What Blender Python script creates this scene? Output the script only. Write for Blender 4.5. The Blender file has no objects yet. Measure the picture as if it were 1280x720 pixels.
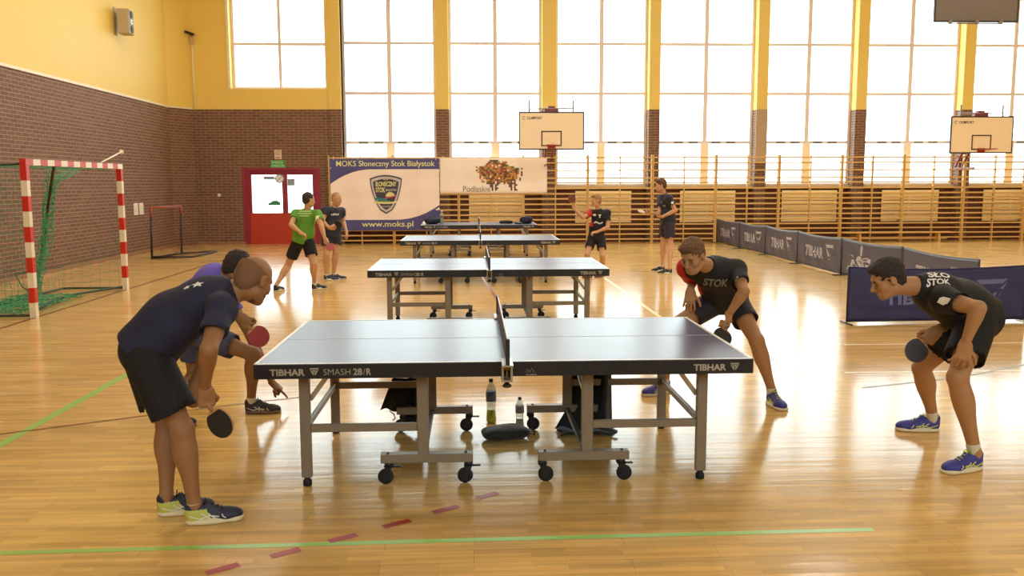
import bpy, math, random
import numpy as np
from mathutils import Vector, Matrix, Quaternion
from mathutils.bvhtree import BVHTree
random.seed(7)
C = bpy.context.scene.collection
PI = math.pi
def V(*a): return Vector(a)

# ------------------------------------------------------------ materials
def srgb(r, g, b):
    def f(c):
        c /= 255.0
        return c/12.92 if c <= 0.04045 else ((c+0.055)/1.055)**2.4
    return (f(r), f(g), f(b), 1)
MATS = {}
def mat(name, rgb, rough=0.6, metal=0.0, var=0.06, scale=12, bump=0.0, bscale=60, emit=0, trans=0, coat=0, spec=0.5, sheen=0):
    if name in MATS: return MATS[name]
    m = bpy.data.materials.new(name); m.use_nodes = True
    nt = m.node_tree; N = nt.nodes; L = nt.links
    b = N['Principled BSDF']
    col = srgb(*rgb)
    b.inputs['Roughness'].default_value = rough
    b.inputs['Metallic'].default_value = metal
    b.inputs['Specular IOR Level'].default_value = spec
    b.inputs['Transmission Weight'].default_value = trans
    b.inputs['Coat Weight'].default_value = coat
    b.inputs['Sheen Weight'].default_value = sheen
    tc = N.new('ShaderNodeTexCoord')
    no = N.new('ShaderNodeTexNoise'); no.inputs['Scale'].default_value = scale; no.inputs['Detail'].default_value = 3
    L.new(tc.outputs['Object'], no.inputs['Vector'])
    mx = N.new('ShaderNodeMix'); mx.data_type = 'RGBA'
    mx.inputs[6].default_value = [c*(1-var) for c in col[:3]]+[1]
    mx.inputs[7].default_value = [min(1, c*(1+var)) for c in col[:3]]+[1]
    L.new(no.outputs['Fac'], mx.inputs[0]); L.new(mx.outputs[2], b.inputs['Base Color'])
    if bump:
        n2 = N.new('ShaderNodeTexNoise'); n2.inputs['Scale'].default_value = bscale; n2.inputs['Detail'].default_value = 4
        L.new(tc.outputs['Object'], n2.inputs['Vector'])
        bp = N.new('ShaderNodeBump'); bp.inputs['Strength'].default_value = bump; bp.inputs['Distance'].default_value = 0.01
        L.new(n2.outputs['Fac'], bp.inputs['Height']); L.new(bp.outputs[0], b.inputs['Normal'])
    if emit:
        b.inputs['Emission Color'].default_value = col; b.inputs['Emission Strength'].default_value = emit
    MATS[name] = m
    return m

def brick_mat(name, c1, c2, mortar, bw=0.262, rh=0.077, ms=0.012, upper=None):
    m = bpy.data.materials.new(name); m.use_nodes = True
    nt = m.node_tree; N = nt.nodes; L = nt.links; b = N['Principled BSDF']
    g = N.new('ShaderNodeNewGeometry'); sp = N.new('ShaderNodeSeparateXYZ'); L.new(g.outputs['Position'], sp.inputs[0])
    ad = N.new('ShaderNodeMath'); ad.operation = 'ADD'; L.new(sp.outputs[0], ad.inputs[0]); L.new(sp.outputs[1], ad.inputs[1])
    cb = N.new('ShaderNodeCombineXYZ'); L.new(ad.outputs[0], cb.inputs[0]); L.new(sp.outputs[2], cb.inputs[1])
    br = N.new('ShaderNodeTexBrick'); L.new(cb.outputs[0], br.inputs['Vector'])
    br.inputs['Scale'].default_value = 1; br.inputs['Brick Width'].default_value = bw; br.inputs['Row Height'].default_value = rh
    br.inputs['Mortar Size'].default_value = ms/2; br.inputs['Mortar Smooth'].default_value = 0.1; br.inputs['Bias'].default_value = 0
    br.inputs['Color1'].default_value = srgb(*c1); br.inputs['Color2'].default_value = srgb(*c2); br.inputs['Mortar'].default_value = srgb(*mortar)
    no = N.new('ShaderNodeTexNoise'); no.inputs['Scale'].default_value = 9; no.inputs['Detail'].default_value = 5; L.new(g.outputs['Position'], no.inputs['Vector'])
    mx = N.new('ShaderNodeMix'); mx.data_type = 'RGBA'; mx.blend_type = 'MULTIPLY'; mx.inputs[0].default_value = 0.35
    L.new(br.outputs['Color'], mx.inputs[6]); L.new(no.outputs['Color'], mx.inputs[7])
    hs = N.new('ShaderNodeHueSaturation'); hs.inputs['Value'].default_value = 1.2; hs.inputs['Saturation'].default_value = 0.95; L.new(mx.outputs[2], hs.inputs['Color'])
    L.new(hs.outputs[0], b.inputs['Base Color'])
    b.inputs['Roughness'].default_value = 0.7; b.inputs['Specular IOR Level'].default_value = 0.3
    bp = N.new('ShaderNodeBump'); bp.invert = True; bp.inputs['Strength'].default_value = 0.6; bp.inputs['Distance'].default_value = 0.006
    L.new(br.outputs['Fac'], bp.inputs['Height']); L.new(bp.outputs[0], b.inputs['Normal'])
    return m

def floor_mat():
    m = bpy.data.materials.new('varnished_parquet'); m.use_nodes = True
    nt = m.node_tree; N = nt.nodes; L = nt.links; b = N['Principled BSDF']
    g = N.new('ShaderNodeNewGeometry')
    def brick(sc, w, h, c1, c2, mo, ms):
        br = N.new('ShaderNodeTexBrick'); L.new(g.outputs['Position'], br.inputs['Vector'])
        br.offset = 0.37; br.offset_frequency = 2; br.squash = 1
        br.inputs['Scale'].default_value = sc; br.inputs['Brick Width'].default_value = w; br.inputs['Row Height'].default_value = h
        br.inputs['Mortar Size'].default_value = ms; br.inputs['Bias'].default_value = 0
        br.inputs['Color1'].default_value = c1; br.inputs['Color2'].default_value = c2; br.inputs['Mortar'].default_value = mo
        return br
    b1 = brick(1, 1.15, 0.142, srgb(*FL1), srgb(*FL2), srgb(*FLM), 0.0013)
    b2 = brick(1, 0.43, 0.0474, (0.84, 0.84, 0.84, 1), (1.1, 1.08, 1.04, 1), (0.8, 0.76, 0.7, 1), 0.0009)
    mp = N.new('ShaderNodeMapping'); mp.inputs['Scale'].default_value = (0.8, 11, 1); L.new(g.outputs['Position'], mp.inputs[0])
    n1 = N.new('ShaderNodeTexNoise'); n1.inputs['Scale'].default_value = 1.6; n1.inputs['Detail'].default_value = 6; L.new(mp.outputs[0], n1.inputs['Vector'])
    cr = N.new('ShaderNodeMapRange'); cr.inputs['From Min'].default_value = 0.25; cr.inputs['From Max'].default_value = 0.75
    cr.inputs['To Min'].default_value = 0.8; cr.inputs['To Max'].default_value = 1.15; L.new(n1.outputs['Fac'], cr.inputs['Value'])
    m1 = N.new('ShaderNodeMix'); m1.data_type = 'RGBA'; m1.blend_type = 'MULTIPLY'; m1.inputs[0].default_value = 1
    L.new(b1.outputs['Color'], m1.inputs[6]); L.new(b2.outputs['Color'], m1.inputs[7])
    m2 = N.new('ShaderNodeMix'); m2.data_type = 'RGBA'; m2.blend_type = 'MULTIPLY'; m2.inputs[0].default_value = 1
    L.new(m1.outputs[2], m2.inputs[6]); L.new(cr.outputs[0], m2.inputs[7])
    L.new(m2.outputs[2], b.inputs['Base Color'])
    n3 = N.new('ShaderNodeTexNoise'); n3.inputs['Scale'].default_value = 2.2; n3.inputs['Detail'].default_value = 4; L.new(g.outputs['Position'], n3.inputs['Vector'])
    r = N.new('ShaderNodeMapRange'); r.inputs['To Min'].default_value = 0.10; r.inputs['To Max'].default_value = 0.19; L.new(n3.outputs['Fac'], r.inputs['Value'])
    L.new(r.outputs[0], b.inputs['Roughness'])
    b.inputs['Specular IOR Level'].default_value = 0.2
    n4 = N.new('ShaderNodeTexNoise'); n4.inputs['Scale'].default_value = 1.3; n4.inputs['Detail'].default_value = 2; L.new(mp.outputs[0], n4.inputs['Vector'])
    bp = N.new('ShaderNodeBump'); bp.inputs['Strength'].default_value = 0.10; bp.inputs['Distance'].default_value = 0.01
    L.new(n4.outputs['Fac'], bp.inputs['Height']); L.new(bp.outputs[0], b.inputs['Normal'])
    return m
FL1, FL2, FLM = (222, 184, 118), (213, 173, 103), (184, 146, 88)

def glass_mat(name='window_glass', rgb=(245, 250, 250), gl=0.06):
    m = bpy.data.materials.new(name); m.use_nodes = True
    nt = m.node_tree; N = nt.nodes; L = nt.links; N.remove(N['Principled BSDF'])
    t = N.new('ShaderNodeBsdfTransparent'); t.inputs[0].default_value = srgb(*rgb)
    gs = N.new('ShaderNodeBsdfGlossy'); gs.inputs['Roughness'].default_value = 0.03
    mx = N.new('ShaderNodeMixShader'); mx.inputs[0].default_value = gl
    L.new(t.outputs[0], mx.inputs[1]); L.new(gs.outputs[0], mx.inputs[2]); L.new(mx.outputs[0], N['Material Output'].inputs[0])
    return m

# ------------------------------------------------------------ mesh builder
class MB:
    def __init__(s): s.v = []; s.f = []; s.m = []; s.sm = []
    def add(s, vs, fs, mi=0, sm=False):
        o = len(s.v); s.v += [tuple(v) for v in vs]
        for f in fs: s.f.append([i+o for i in f]); s.m.append(mi); s.sm.append(sm)
        return s
    def box(s, a, b, mi=0, bv=0):
        x0, y0, z0 = [min(p, q) for p, q in zip(a, b)]; x1, y1, z1 = [max(p, q) for p, q in zip(a, b)]
        c = V((x0+x1)/2, (y0+y1)/2, (z0+z1)/2)
        return s.obox(c, V(1, 0, 0), V(0, 1, 0), V(0, 0, 1), (x1-x0)/2, (y1-y0)/2, (z1-z0)/2, mi, bv)
    def obox(s, c, ax, ay, az, hx, hy, hz, mi=0, bv=0):
        if bv <= 0:
            vs = [c+ax*hx*i+ay*hy*j+az*hz*k for i in (-1, 1) for j in (-1, 1) for k in (-1, 1)]
            fs = [(0, 1, 3, 2), (4, 6, 7, 5), (0, 4, 5, 1), (2, 3, 7, 6), (0, 2, 6, 4), (1, 5, 7, 3)]
            return s.add(vs, fs, mi)
        b = min(bv, hx*.9, hy*.9, hz*.9); vs = []; idx = {}
        for i in (-1, 1):
            for j in (-1, 1):
                for k in (-1, 1):
                    for q in range(3):
                        d = [hx, hy, hz]
                        for w in range(3):
                            if w != q: d[w] -= b
                        idx[(i, j, k, q)] = len(vs); vs.append(c+ax*d[0]*i+ay*d[1]*j+az*d[2]*k)
        fs = []
        for q in range(3):
            o = [w for w in range(3) if w != q]
            for sg in (-1, 1):
                loop = []
                for u, w in ((-1, -1), (1, -1), (1, 1), (-1, 1)):
                    t = [0, 0, 0]; t[q] = sg; t[o[0]] = u; t[o[1]] = w; loop.append(idx[(*t, q)])
                if (sg < 0) != (q == 1): loop.reverse()
                fs.append(loop)
        for q in range(3):
            o = [w for w in range(3) if w != q]
            for u in (-1, 1):
                for w in (-1, 1):
                    l = []
                    for sg, face in ((-1, o[0]), (1, o[0]), (1, o[1]), (-1, o[1])):
                        t = [0, 0, 0]; t[q] = sg; t[o[0]] = u; t[o[1]] = w; l.append(idx[(*t, face)])
                    fs.append(l)
        for i in (-1, 1):
            for j in (-1, 1):
                for k in (-1, 1): fs.append([idx[(i, j, k, 0)], idx[(i, j, k, 1)], idx[(i, j, k, 2)]])
        return s.add(vs, fs, mi)
    def tube(s, pts, r, n=8, mi=0, caps=True, rs=None, closed=False):
        pts = [Vector(p) for p in pts]; vs = []; fs = []; m = len(pts); ref = None
        for i, p in enumerate(pts):
            if closed: d = pts[(i+1) % m]-pts[i-1]
            else: d = pts[min(i+1, m-1)]-pts[max(i-1, 0)]
            d.normalize()
            if ref is None: ref = d.orthogonal().normalized()
            a = (ref-d*ref.dot(d)); 
            if a.length < 1e-5: a = d.orthogonal()
            a.normalize(); ref = a; b = d.cross(a); rr = rs[i] if rs else r
            for k in range(n):
                t = 2*PI*k/n; vs.append(p+a*math.cos(t)*rr+b*math.sin(t)*rr)
        seg = m if closed else m-1
        for i in range(seg):
            for k in range(n):
                k2 = (k+1) % n; j = (i+1) % m
                fs.append((i*n+k, i*n+k2, j*n+k2, j*n+k))
        s.add(vs, fs, mi, True)
        if caps and not closed:
            o = len(s.v)-len(vs)
            s.f.append([o+k for k in range(n)][::-1]); s.m.append(mi); s.sm.append(False)
            s.f.append([o+(m-1)*n+k for k in range(n)]); s.m.append(mi); s.sm.append(False)
        return s
    def beam(s, a, b, w, h, up=V(0, 0, 1), mi=0, bv=0.003):
        a = Vector(a); b = Vector(b); d = (b-a); l = d.length; d.normalize()
        x = d.cross(up)
        if x.length < 1e-4: x = d.cross(V(0, 1, 0))
        x.normalize(); u = x.cross(d)
        return s.obox((a+b)/2, d, x, u, l/2, w/2, h/2, mi, bv)
    def lathe(s, prof, c=V(0, 0, 0), ax=V(0, 0, 1), n=20, mi=0):
        ax = Vector(ax).normalized(); a = ax.orthogonal().normalized(); b = ax.cross(a); vs = []; fs = []
        for r, z in prof:
            for k in range(n):
                t = 2*PI*k/n; vs.append(Vector(c)+ax*z+(a*math.cos(t)+b*math.sin(t))*r)
        for i in range(len(prof)-1):
            for k in range(n):
                k2 = (k+1) % n; fs.append((i*n+k, i*n+k2, (i+1)*n+k2, (i+1)*n+k))
        s.add(vs, fs, mi, True)
        o = len(s.v)-len(vs)
        s.f.append([o+k for k in range(n)][::-1]); s.m.append(mi); s.sm.append(False)
        s.f.append([o+(len(prof)-1)*n+k for k in range(n)]); s.m.append(mi); s.sm.append(False)
        return s
    def poly(s, pts, mi=0): return s.add(pts, [list(range(len(pts)))], mi)
    def prism(s, pts, off, mi=0):
        n = len(pts); off = Vector(off); pts = [Vector(p) for p in pts]
        fs = [list(range(n))[::-1], list(range(n, 2*n))]+[(i, (i+1) % n, n+(i+1) % n, n+i) for i in range(n)]
        return s.add(pts+[p+off for p in pts], fs, mi)
    def sheet(s, fn, nu, nv, th, mi=0):
        """thick sheet; fn(u,v)->(point, normal)"""
        vs = []; 
        for sg in (0.5, -0.5):
            for i in range(nu+1):
                for j in range(nv+1):
                    p, n = fn(i/nu, j/nv); vs.append(Vector(p)+Vector(n)*th*sg)
        M = (nu+1)*(nv+1); fs = []; q = lambda i, j: i*(nv+1)+j
        for i in range(nu):
            for j in range(nv):
                fs.append((q(i, j), q(i+1, j), q(i+1, j+1), q(i, j+1))); fs.append((M+q(i, j), M+q(i, j+1), M+q(i+1, j+1), M+q(i+1, j)))
        for i in range(nu):
            fs.append((q(i, 0), M+q(i, 0), M+q(i+1, 0), q(i+1, 0))); fs.append((q(i, nv), q(i+1, nv), M+q(i+1, nv), M+q(i, nv)))
        for j in range(nv):
            fs.append((q(0, j), q(0, j+1), M+q(0, j+1), M+q(0, j))); fs.append((q(nu, j), M+q(nu, j), M+q(nu, j+1), q(nu, j+1)))
        return s.add(vs, fs, mi, True)
    def build(s, name, mats, parent=None, loc=None):
        if not isinstance(mats, (list, tuple)): mats = [mats]
        me = bpy.data.meshes.new(name); me.from_pydata(s.v, [], s.f)
        for m in mats: me.materials.append(m)
        me.polygons.foreach_set('material_index', s.m); me.polygons.foreach_set('use_smooth', s.sm)
        me.validate(); me.update()
        o = bpy.data.objects.new(name, me); C.objects.link(o)
        if parent: o.parent = parent
        if loc is not None: o.location = loc
        return o

def thing(name, label, cat, loc=(0, 0, 0), rz=0, group=None):
    o = bpy.data.objects.new(name, None); C.objects.link(o); o.empty_display_size = 0.1
    o.location = loc; o.rotation_euler = (0, 0, rz); o['label'] = label; o['category'] = cat
    if group: o['group'] = group
    return o
def tag(o, label, cat, group=None, kind=None):
    if label: o['label'] = label
    if cat: o['category'] = cat
    if group: o['group'] = group
    if kind: o['kind'] = kind
    return o
def struct(o): o['kind'] = 'structure'; return o
def kids(o): return [c for c in bpy.data.objects if c.parent == o]
def dup(o, loc=None, rz=None, label=None, parent=None):
    c = o.copy(); C.objects.link(c)
    if parent: c.parent = parent
    if loc is not None: c.location = loc
    if rz is not None: c.rotation_euler = (0, 0, rz)
    if label: c['label'] = label
    for k in kids(o): dup(k, parent=c)
    return c

_tc = {}
def text2d(s, bold=0.0, squash=1.0):
    """verts (x,y) and faces; cap height normalised to 1, x from 0"""
    key = (s, bold)
    if key not in _tc:
        cu = bpy.data.curves.new('lettering', 'FONT'); cu.body = s; cu.offset = bold; cu.resolution_u = 3
        o = bpy.data.objects.new('lettering', cu); C.objects.link(o)
        dg = bpy.context.evaluated_depsgraph_get(); ev = o.evaluated_get(dg); me = ev.to_mesh()
        vs = [(v.co.x, v.co.y) for v in me.vertices]; fs = [list(p.vertices) for p in me.polygons]
        ev.to_mesh_clear(); bpy.data.objects.remove(o); bpy.data.curves.remove(cu)
        _tc[key] = (vs, fs)
    vs, fs = _tc[key]
    if not vs: return [], []
    x0 = min(v[0] for v in vs); k = 1/0.69
    return [((v[0]-x0)*k*squash, v[1]*k) for v in vs], fs
def text_into(mb, s, org, right, up, h, mi=0, bold=0.0, width=None, slant=0, warp=None):
    vs, fs = text2d(s, bold)
    if not vs: return
    w = max(v[0] for v in vs); kx = (width/w) if width else h
    org = Vector(org); right = Vector(right); up = Vector(up)
    P = [org+right*(x*kx+slant*y*h)+up*(y*h) for x, y in vs]
    if warp: P = [warp(p) for p in P]
    mb.add(P, fs, mi)

# ------------------------------------------------------------ common materials
M_yellow = mat('yellow_wall_paint', (230, 197, 98), 0.55, var=0.03, scale=1.5, bump=0.05)
M_white_trim = mat('cream_trim', (232, 220, 190), 0.5)
M_brick = brick_mat('brown_brick', (122, 86, 66), (108, 74, 56), (170, 140, 108))
M_frame = mat('window_frame_paint', (228, 212, 206), 0.5)
M_cream = mat('cream_board', (246, 228, 200), 0.6)
M_wood = mat('wall_bar_wood', (212, 170, 100), 0.4, var=0.12, scale=8)
M_wood_pale = mat('pale_slat_wood', (244, 224, 176), 0.5, var=0.08, scale=5)
M_ceil = mat('ceiling_paint', (236, 226, 205), 0.8)
M_black = mat('black_paint', (24, 24, 26), 0.45)
M_rubber = mat('black_rubber', (20, 20, 20), 0.7)
M_steel = mat('grey_painted_steel', (128, 120, 108), 0.4, metal=0.35)
M_steel_dark = mat('dark_steel', (52, 46, 44), 0.45, metal=0.3)
M_alu = mat('bright_aluminium', (190, 188, 180), 0.3, metal=0.8)
M_white = mat('white_paint', (238, 236, 228), 0.5)
M_red = mat('red_paint', (200, 44, 26), 0.4)
M_glass = glass_mat()

# ------------------------------------------------------------ camera
cam_d = bpy.data.cameras.new('camera'); cam = bpy.data.objects.new('camera', cam_d); C.objects.link(cam)
fw = V(0.046234, 0.991828, -0.118910); rt = V(0.998894, -0.046929, -0.003048); up = V(0.008603, 0.118638, 0.992900)
cam.matrix_world = Matrix(((rt.x, up.x, -fw.x, 0), (rt.y, up.y, -fw.y, 0), (rt.z, up.z, -fw.z, 1.7284), (0, 0, 0, 1)))
cam_d.sensor_width = 36; cam_d.lens = 1092.25*36/1280; cam_d.clip_end = 200; cam_d.clip_start = 0.05
bpy.context.scene.camera = cam

# ------------------------------------------------------------ room shell
XL, XR, YB, YF, ZC = -8.28, 20.6, 25.60, -6.5, 8.2   # left, right, main far wall face, near wall, ceiling
GY = 25.92
struct(MB().box((XL-0.4, YF-0.4, -0.2), (XR+0.4, 26.6, 0)).build('floor', floor_mat()))
struct(MB().box((XL-0.4, YF-0.4, ZC), (XR+0.4, 26.6, ZC+0.2)).build('ceiling', M_ceil))
ZB = 3.84
mb = MB(); mb.box((XL-0.35, YF-0.35, 0), (XL, 26.3, ZB)); struct(mb.build('wall_left', M_brick))
struct(MB().box((XL-0.35, YF-0.35, ZB), (XL, 26.3, ZC)).build('wall_left_upper', M_yellow))
struct(MB().box((XL, YF, ZB-0.02), (XL+0.025, 24.8, ZB+0.035)).build('trim_1', M_white_trim))
struct(MB().box((XL, YF, 0), (XL+0.02, 24.8, 0.07)).build('baseboard_left', mat('baseboard_brown', (150, 110, 72), 0.5)))
# chamfered far-left corner
def cham(z0, z1): return MB().prism([(XL-0.01, 24.8, z0), (-7.85, YB, z0), (-7.85, 26.0, z0), (XL-0.01, 26.0, z0)], (0, 0, z1-z0))
struct(cham(0, ZB).build('wall_corner', M_brick)); struct(cham(ZB, ZC).build('wall_corner_upper', M_yellow))
struct(MB().obox(V((XL-7.85)/2+0.008, (24.8+YB)/2-0.012, ZB+0.01), (V(-7.85, YB, 0)-V(XL, 24.8, 0)).normalized(), V(-0.8, 0.43, 0).normalized().cross(V(0, 0, 1)).cross(V(0,0,1)).normalized(), V(0, 0, 1), 0.44, 0.012, 0.02).build('trim_2', M_white_trim))
# far wall, left part with door opening and high window opening
DX0, DX1, DZ = -6.45, -4.42, 2.13
WX0, WX1, WZ = -6.76, -4.06, 4.41
PX0 = -3.66
mb = MB()
mb.box((-7.9, YB, 0), (DX0, 26.3, ZB)); mb.box((DX1, YB, 0), (PX0, 26.3, ZB)); mb.box((DX0, YB, DZ), (DX1, 26.3, ZB))
struct(mb.build('wall_back_left', M_brick))
mb = MB()
mb.box((-7.9, YB, ZB), (WX0, 26.3, ZC)); mb.box((WX1, YB, ZB), (PX0, 26.3, ZC)); mb.box((WX0, YB, ZB), (WX1, 26.3, WZ)); mb.box((WX0, YB, 7.1), (WX1, 26.3, ZC))
struct(mb.build('wall_back_left_upper', M_yellow))
struct(MB().box((-7.85, YB-0.02, 0), (DX0-0.05, YB, 0.07)).build('baseboard_back', mat('baseboard_brown', (150, 110, 72))))
# far wall below and above the tall windows
M_brick2 = brick_mat('dark_brown_brick', (104, 64, 46), (92, 54, 38), (124, 84, 62))
struct(MB().box((PX0, 25.86, 0), (XR+0.35, 26.3, 1.60)).build('wall_back', M_brick2))
struct(MB().box((PX0, 25.86, 7.08), (XR+0.35, 26.3, ZC)).build('wall_back_upper', M_yellow))
struct(MB().box((PX0, 25.72, 1.56), (XR, 26.0, 1.66)).build('trim_3', mat('sill_stone', (196, 170, 140), 0.5)))
struct(MB().box((XR, YF-0.35, 0), (XR+0.35, 26.3, ZB)).build('wall_right', M_brick))
struct(MB().box((XR, YF-0.35, ZB), (XR+0.35, 26.3, ZC)).build('wall_right_upper', M_yellow))
# wall behind the camera, with an unseen window band added for fill light
mb = MB(); mb.box((XL-0.35, YF-0.35, 0), (XR+0.35, YF, ZB)); struct(mb.build('wall_front', M_brick))
mb = MB(); mb.box((XL-0.35, YF-0.35, 7.4), (XR+0.35, YF, ZC))
FILL_WIN = [(-7+i*3.9, -7+i*3.9+3.3) for i in range(7)]
xs = XL-0.35
for a, b in FILL_WIN: mb.box((xs, YF-0.35, ZB), (a, YF, 7.4)); xs = b
mb.box((xs, YF-0.35, ZB), (XR+0.35, YF, 7.4)); struct(mb.build('wall_front_upper', M_yellow))

# pillars between the windows
PIL = [(-0.975, -0.61), (2.08, 2.487), (5.184, 5.5), (8.345, 8.674), (11.294, 11.626), (14.489, 14.825), (17.6, 17.95)]
M_pgrey = mat('beige_pillar_paint', (176, 150, 118), 0.6)
for i, (a, b) in enumerate(PIL):
    z0 = ZB
    struct(MB().box((a, 25.55, z0), (b, 26.02, ZC), 0, 0.01).build('wall_pillar_upper', M_yellow))
    lo = MB().box((a, 25.55, 0), (b, 26.02, z0))
    struct(lo.build('wall_pillar', M_brick))
    if i == 3: struct(MB().box((a-0.004, 25.54, 2.3), (b+0.004, 25.56, ZB)).build('trim_4', M_pgrey))
struct(MB().box((PX0-0.36, YB-0.05, ZB), (PX0, 26.02, ZC)).build('wall_pillar_upper', M_yellow))
struct(MB().box((PX0-0.36, YB-0.05, 0), (PX0, 26.02, ZB)).build('wall_pillar', M_brick))

# tall windows
def window(n, x0, x1, z0, z1, y, trans, mid, lowmid=None, bw=0.08):
    fr = MB(); d = 0.035
    fr.box((x0, y-d, z0), (x0+bw, y+d, z1), 0, 0.006); fr.box((x1-bw, y-d, z0), (x1, y+d, z1), 0, 0.006)
    fr.box((x0+bw, y-d, z1-bw), (x1-bw, y+d, z1), 0, 0.006); fr.box((x0+bw, y-d, z0), (x1-bw, y+d, z0+bw), 0, 0.006)
    xm = (x0+x1)/2
    if mid: fr.box((xm-mid/2, y-d*0.9, z0+bw), (xm+mid/2, y+d*0.9, z1-bw), 0, 0.005)
    for z in trans:
        fr.box((x0+bw, y-d*0.8, z-0.04), (x1-bw, y+d*0.8, z+0.04), 0, 0.005)
    o = struct(fr.build('window_%d' % n, M_frame))
    if lowmid:
        struct(MB().box((xm-lowmid/2, y-0.06, z0+0.02), (xm+lowmid/2, y-0.03, trans[0]-0.03), 0, 0.004).build('mullion_board', M_cream, o))
        vb = MB()
        for s in (-1, 1):
            for q in (0.34, 0.78): vb.box((xm+s*q-0.13, y-0.05, trans[0]-0.03), (xm+s*q+0.13, y-0.026, trans[0]+0.03), 0, 0.003)
        vb.build('vent_grille', M_steel, o)
    MB().box((x0+bw*0.8, y-0.004, z0+bw*0.8), (x1-bw*0.8, y+0.004, z1-bw*0.8)).build('window_pane', M_glass, o)
    return o
edges = [PX0]+[e for p in PIL for e in p]+[XR]
TR = [2.917, 4.327, 5.741]
BAYS = []
wn = 1
for i in range(0, len(edges), 2):
    a, b = edges[i], edges[i+1]; BAYS.append((a, b))
    window(wn, a, b, 1.63, 7.12, GY, TR, 0.12, 0.24); wn += 1
window(wn, WX0, WX1, WZ, 7.14, 25.86, [5.69], 0.085); wn += 1
struct(MB().box((WX0-0.07, YB-0.03, WZ), (WX0, YB+0.02, 7.1)).build('trim_5', M_white_trim))
for a, b in FILL_WIN: window(wn, a, b, ZB, 7.4, YF-0.15, [5.6], 0.09); wn += 1  # windows behind the camera, added to let in fill light

# daylight comes in only through the windows; portals guide the sampler
def portal(x0, x1, z0, z1, y, face):
    l = bpy.data.lights.new('daylight_portal', 'AREA'); l.shape = 'RECTANGLE'; l.size = x1-x0; l.size_y = z1-z0
    l.cycles.is_portal = True
    o = bpy.data.objects.new('daylight_portal', l); C.objects.link(o)
    o.location = ((x0+x1)/2, y, (z0+z1)/2); o.rotation_euler = (-PI/2 if face < 0 else PI/2, 0, 0)
for a, b in BAYS: portal(a, b, 1.6, 7.12, GY+0.2, -1)
portal(WX0, WX1, WZ, 7.1, 26.1, -1); portal(DX0, DX1, 0.9, DZ, 26.1, -1)
for a, b in FILL_WIN: portal(a, b, ZB, 7.4, YF-0.3, 1)
M_fill_lamp = mat('fill_lamp_diffuser', (255, 250, 240), 0.4, emit=1.5)  # ceiling fixtures out of view, added to brighten the far end
def ceiling_fill_light(x, y):
    t = thing('ceiling_fill_light', 'added fill light, unseen rectangular white ceiling fixture, one of twelve in rows', 'ceiling light', (x, y, ZC), 0, 'ceiling lights')
    MB().box((-0.65, -0.32, -0.1), (0.65, 0.32, 0), 0, 0.01).build('housing', M_white, t)
    MB().box((-0.6, -0.28, -0.112), (0.6, 0.28, -0.1)).build('diffuser', M_fill_lamp, t)
    l = bpy.data.lights.new('fill_lamp', 'AREA'); l.shape = 'RECTANGLE'; l.size = 1.2; l.size_y = 0.56; l.energy = 48; l.color = (1.0, 0.98, 0.95)
    o = bpy.data.objects.new('fill_lamp', l); C.objects.link(o); o.location = (x, y, ZC-0.12)
for x in (-5, 1.5, 8, 15):
    for y in (10, 14.5, 18.8): ceiling_fill_light(x, y)
w = bpy.data.worlds.new('overcast_sky'); bpy.context.scene.world = w; w.use_nodes = True
wn_ = w.node_tree; bg = wn_.nodes['Background']
geo = wn_.nodes.new('ShaderNodeTexCoord'); sp = wn_.nodes.new('ShaderNodeSeparateXYZ'); wn_.links.new(geo.outputs['Generated'], sp.inputs[0])
mr = wn_.nodes.new('ShaderNodeMapRange'); mr.inputs['From Min'].default_value = -0.5; mr.inputs['From Max'].default_value = 0.6
wn_.links.new(sp.outputs[2], mr.inputs['Value'])
cr = wn_.nodes.new('ShaderNodeMix'); cr.data_type = 'RGBA'; cr.inputs[6].default_value = (0.72, 0.80, 0.82, 1); cr.inputs[7].default_value = (0.92, 0.985, 1.0, 1)
wn_.links.new(mr.outputs[0], cr.inputs[0]); wn_.links.new(cr.outputs[2], bg.inputs[0]); bg.inputs[1].default_value = 3.6

sc = bpy.context.scene
sc.view_settings.view_transform = 'Standard'; sc.view_settings.look = 'None'; sc.view_settings.gamma = 1
sc.view_settings.use_curve_mapping = False; sc.view_settings.exposure = 1.0
sc.cycles.max_bounces = 10; sc.cycles.diffuse_bounces = 6; sc.cycles.transparent_max_bounces = 16
sc.cycles.sample_clamp_indirect = 8; sc.cycles.caustics_reflective = False

# ------------------------------------------------------------ floor markings (thin paint on the boards)
def line(n, pts, w, m, z=0.0012):
    mb = MB(); P = [Vector((x, y, z)) for x, y in pts]; L_, R_ = [], []
    for i, p in enumerate(P):
        d = (P[min(i+1, len(P)-1)]-P[max(i-1, 0)]).normalized(); s = V(-d.y, d.x, 0)*w/2; L_.append(p+s); R_.append(p-s)
    k = len(P); mb.add(L_+R_, [(k+i, k+i+1, i+1, i) for i in range(k-1)])
    struct(mb.build('trim_%d' % n, m))
pg = mat('green_line_paint', (150, 200, 96), 0.3); pr = mat('red_tape', (170, 52, 40), 0.4); pb = mat('brown_line_paint', (128, 74, 40), 0.35)
pw = mat('pale_line_paint', (245, 232, 200), 0.3); pgr = mat('grey_line_paint', (150, 146, 130), 0.35)
line(20, [(-3.0, 4.05), (0, 4.095), (2.0, 4.115)], 0.045, pg)
line(21, [(-3.16, 4.4), (-3.16, 8.7)], 0.075, pg)
line(22, [(-4.2, 5.6), (-3.295, 6.094), (-2.394, 6.574), (-1.84, 6.855), (-1.3, 7.1)], 0.03, pb, 0.0016)
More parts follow.
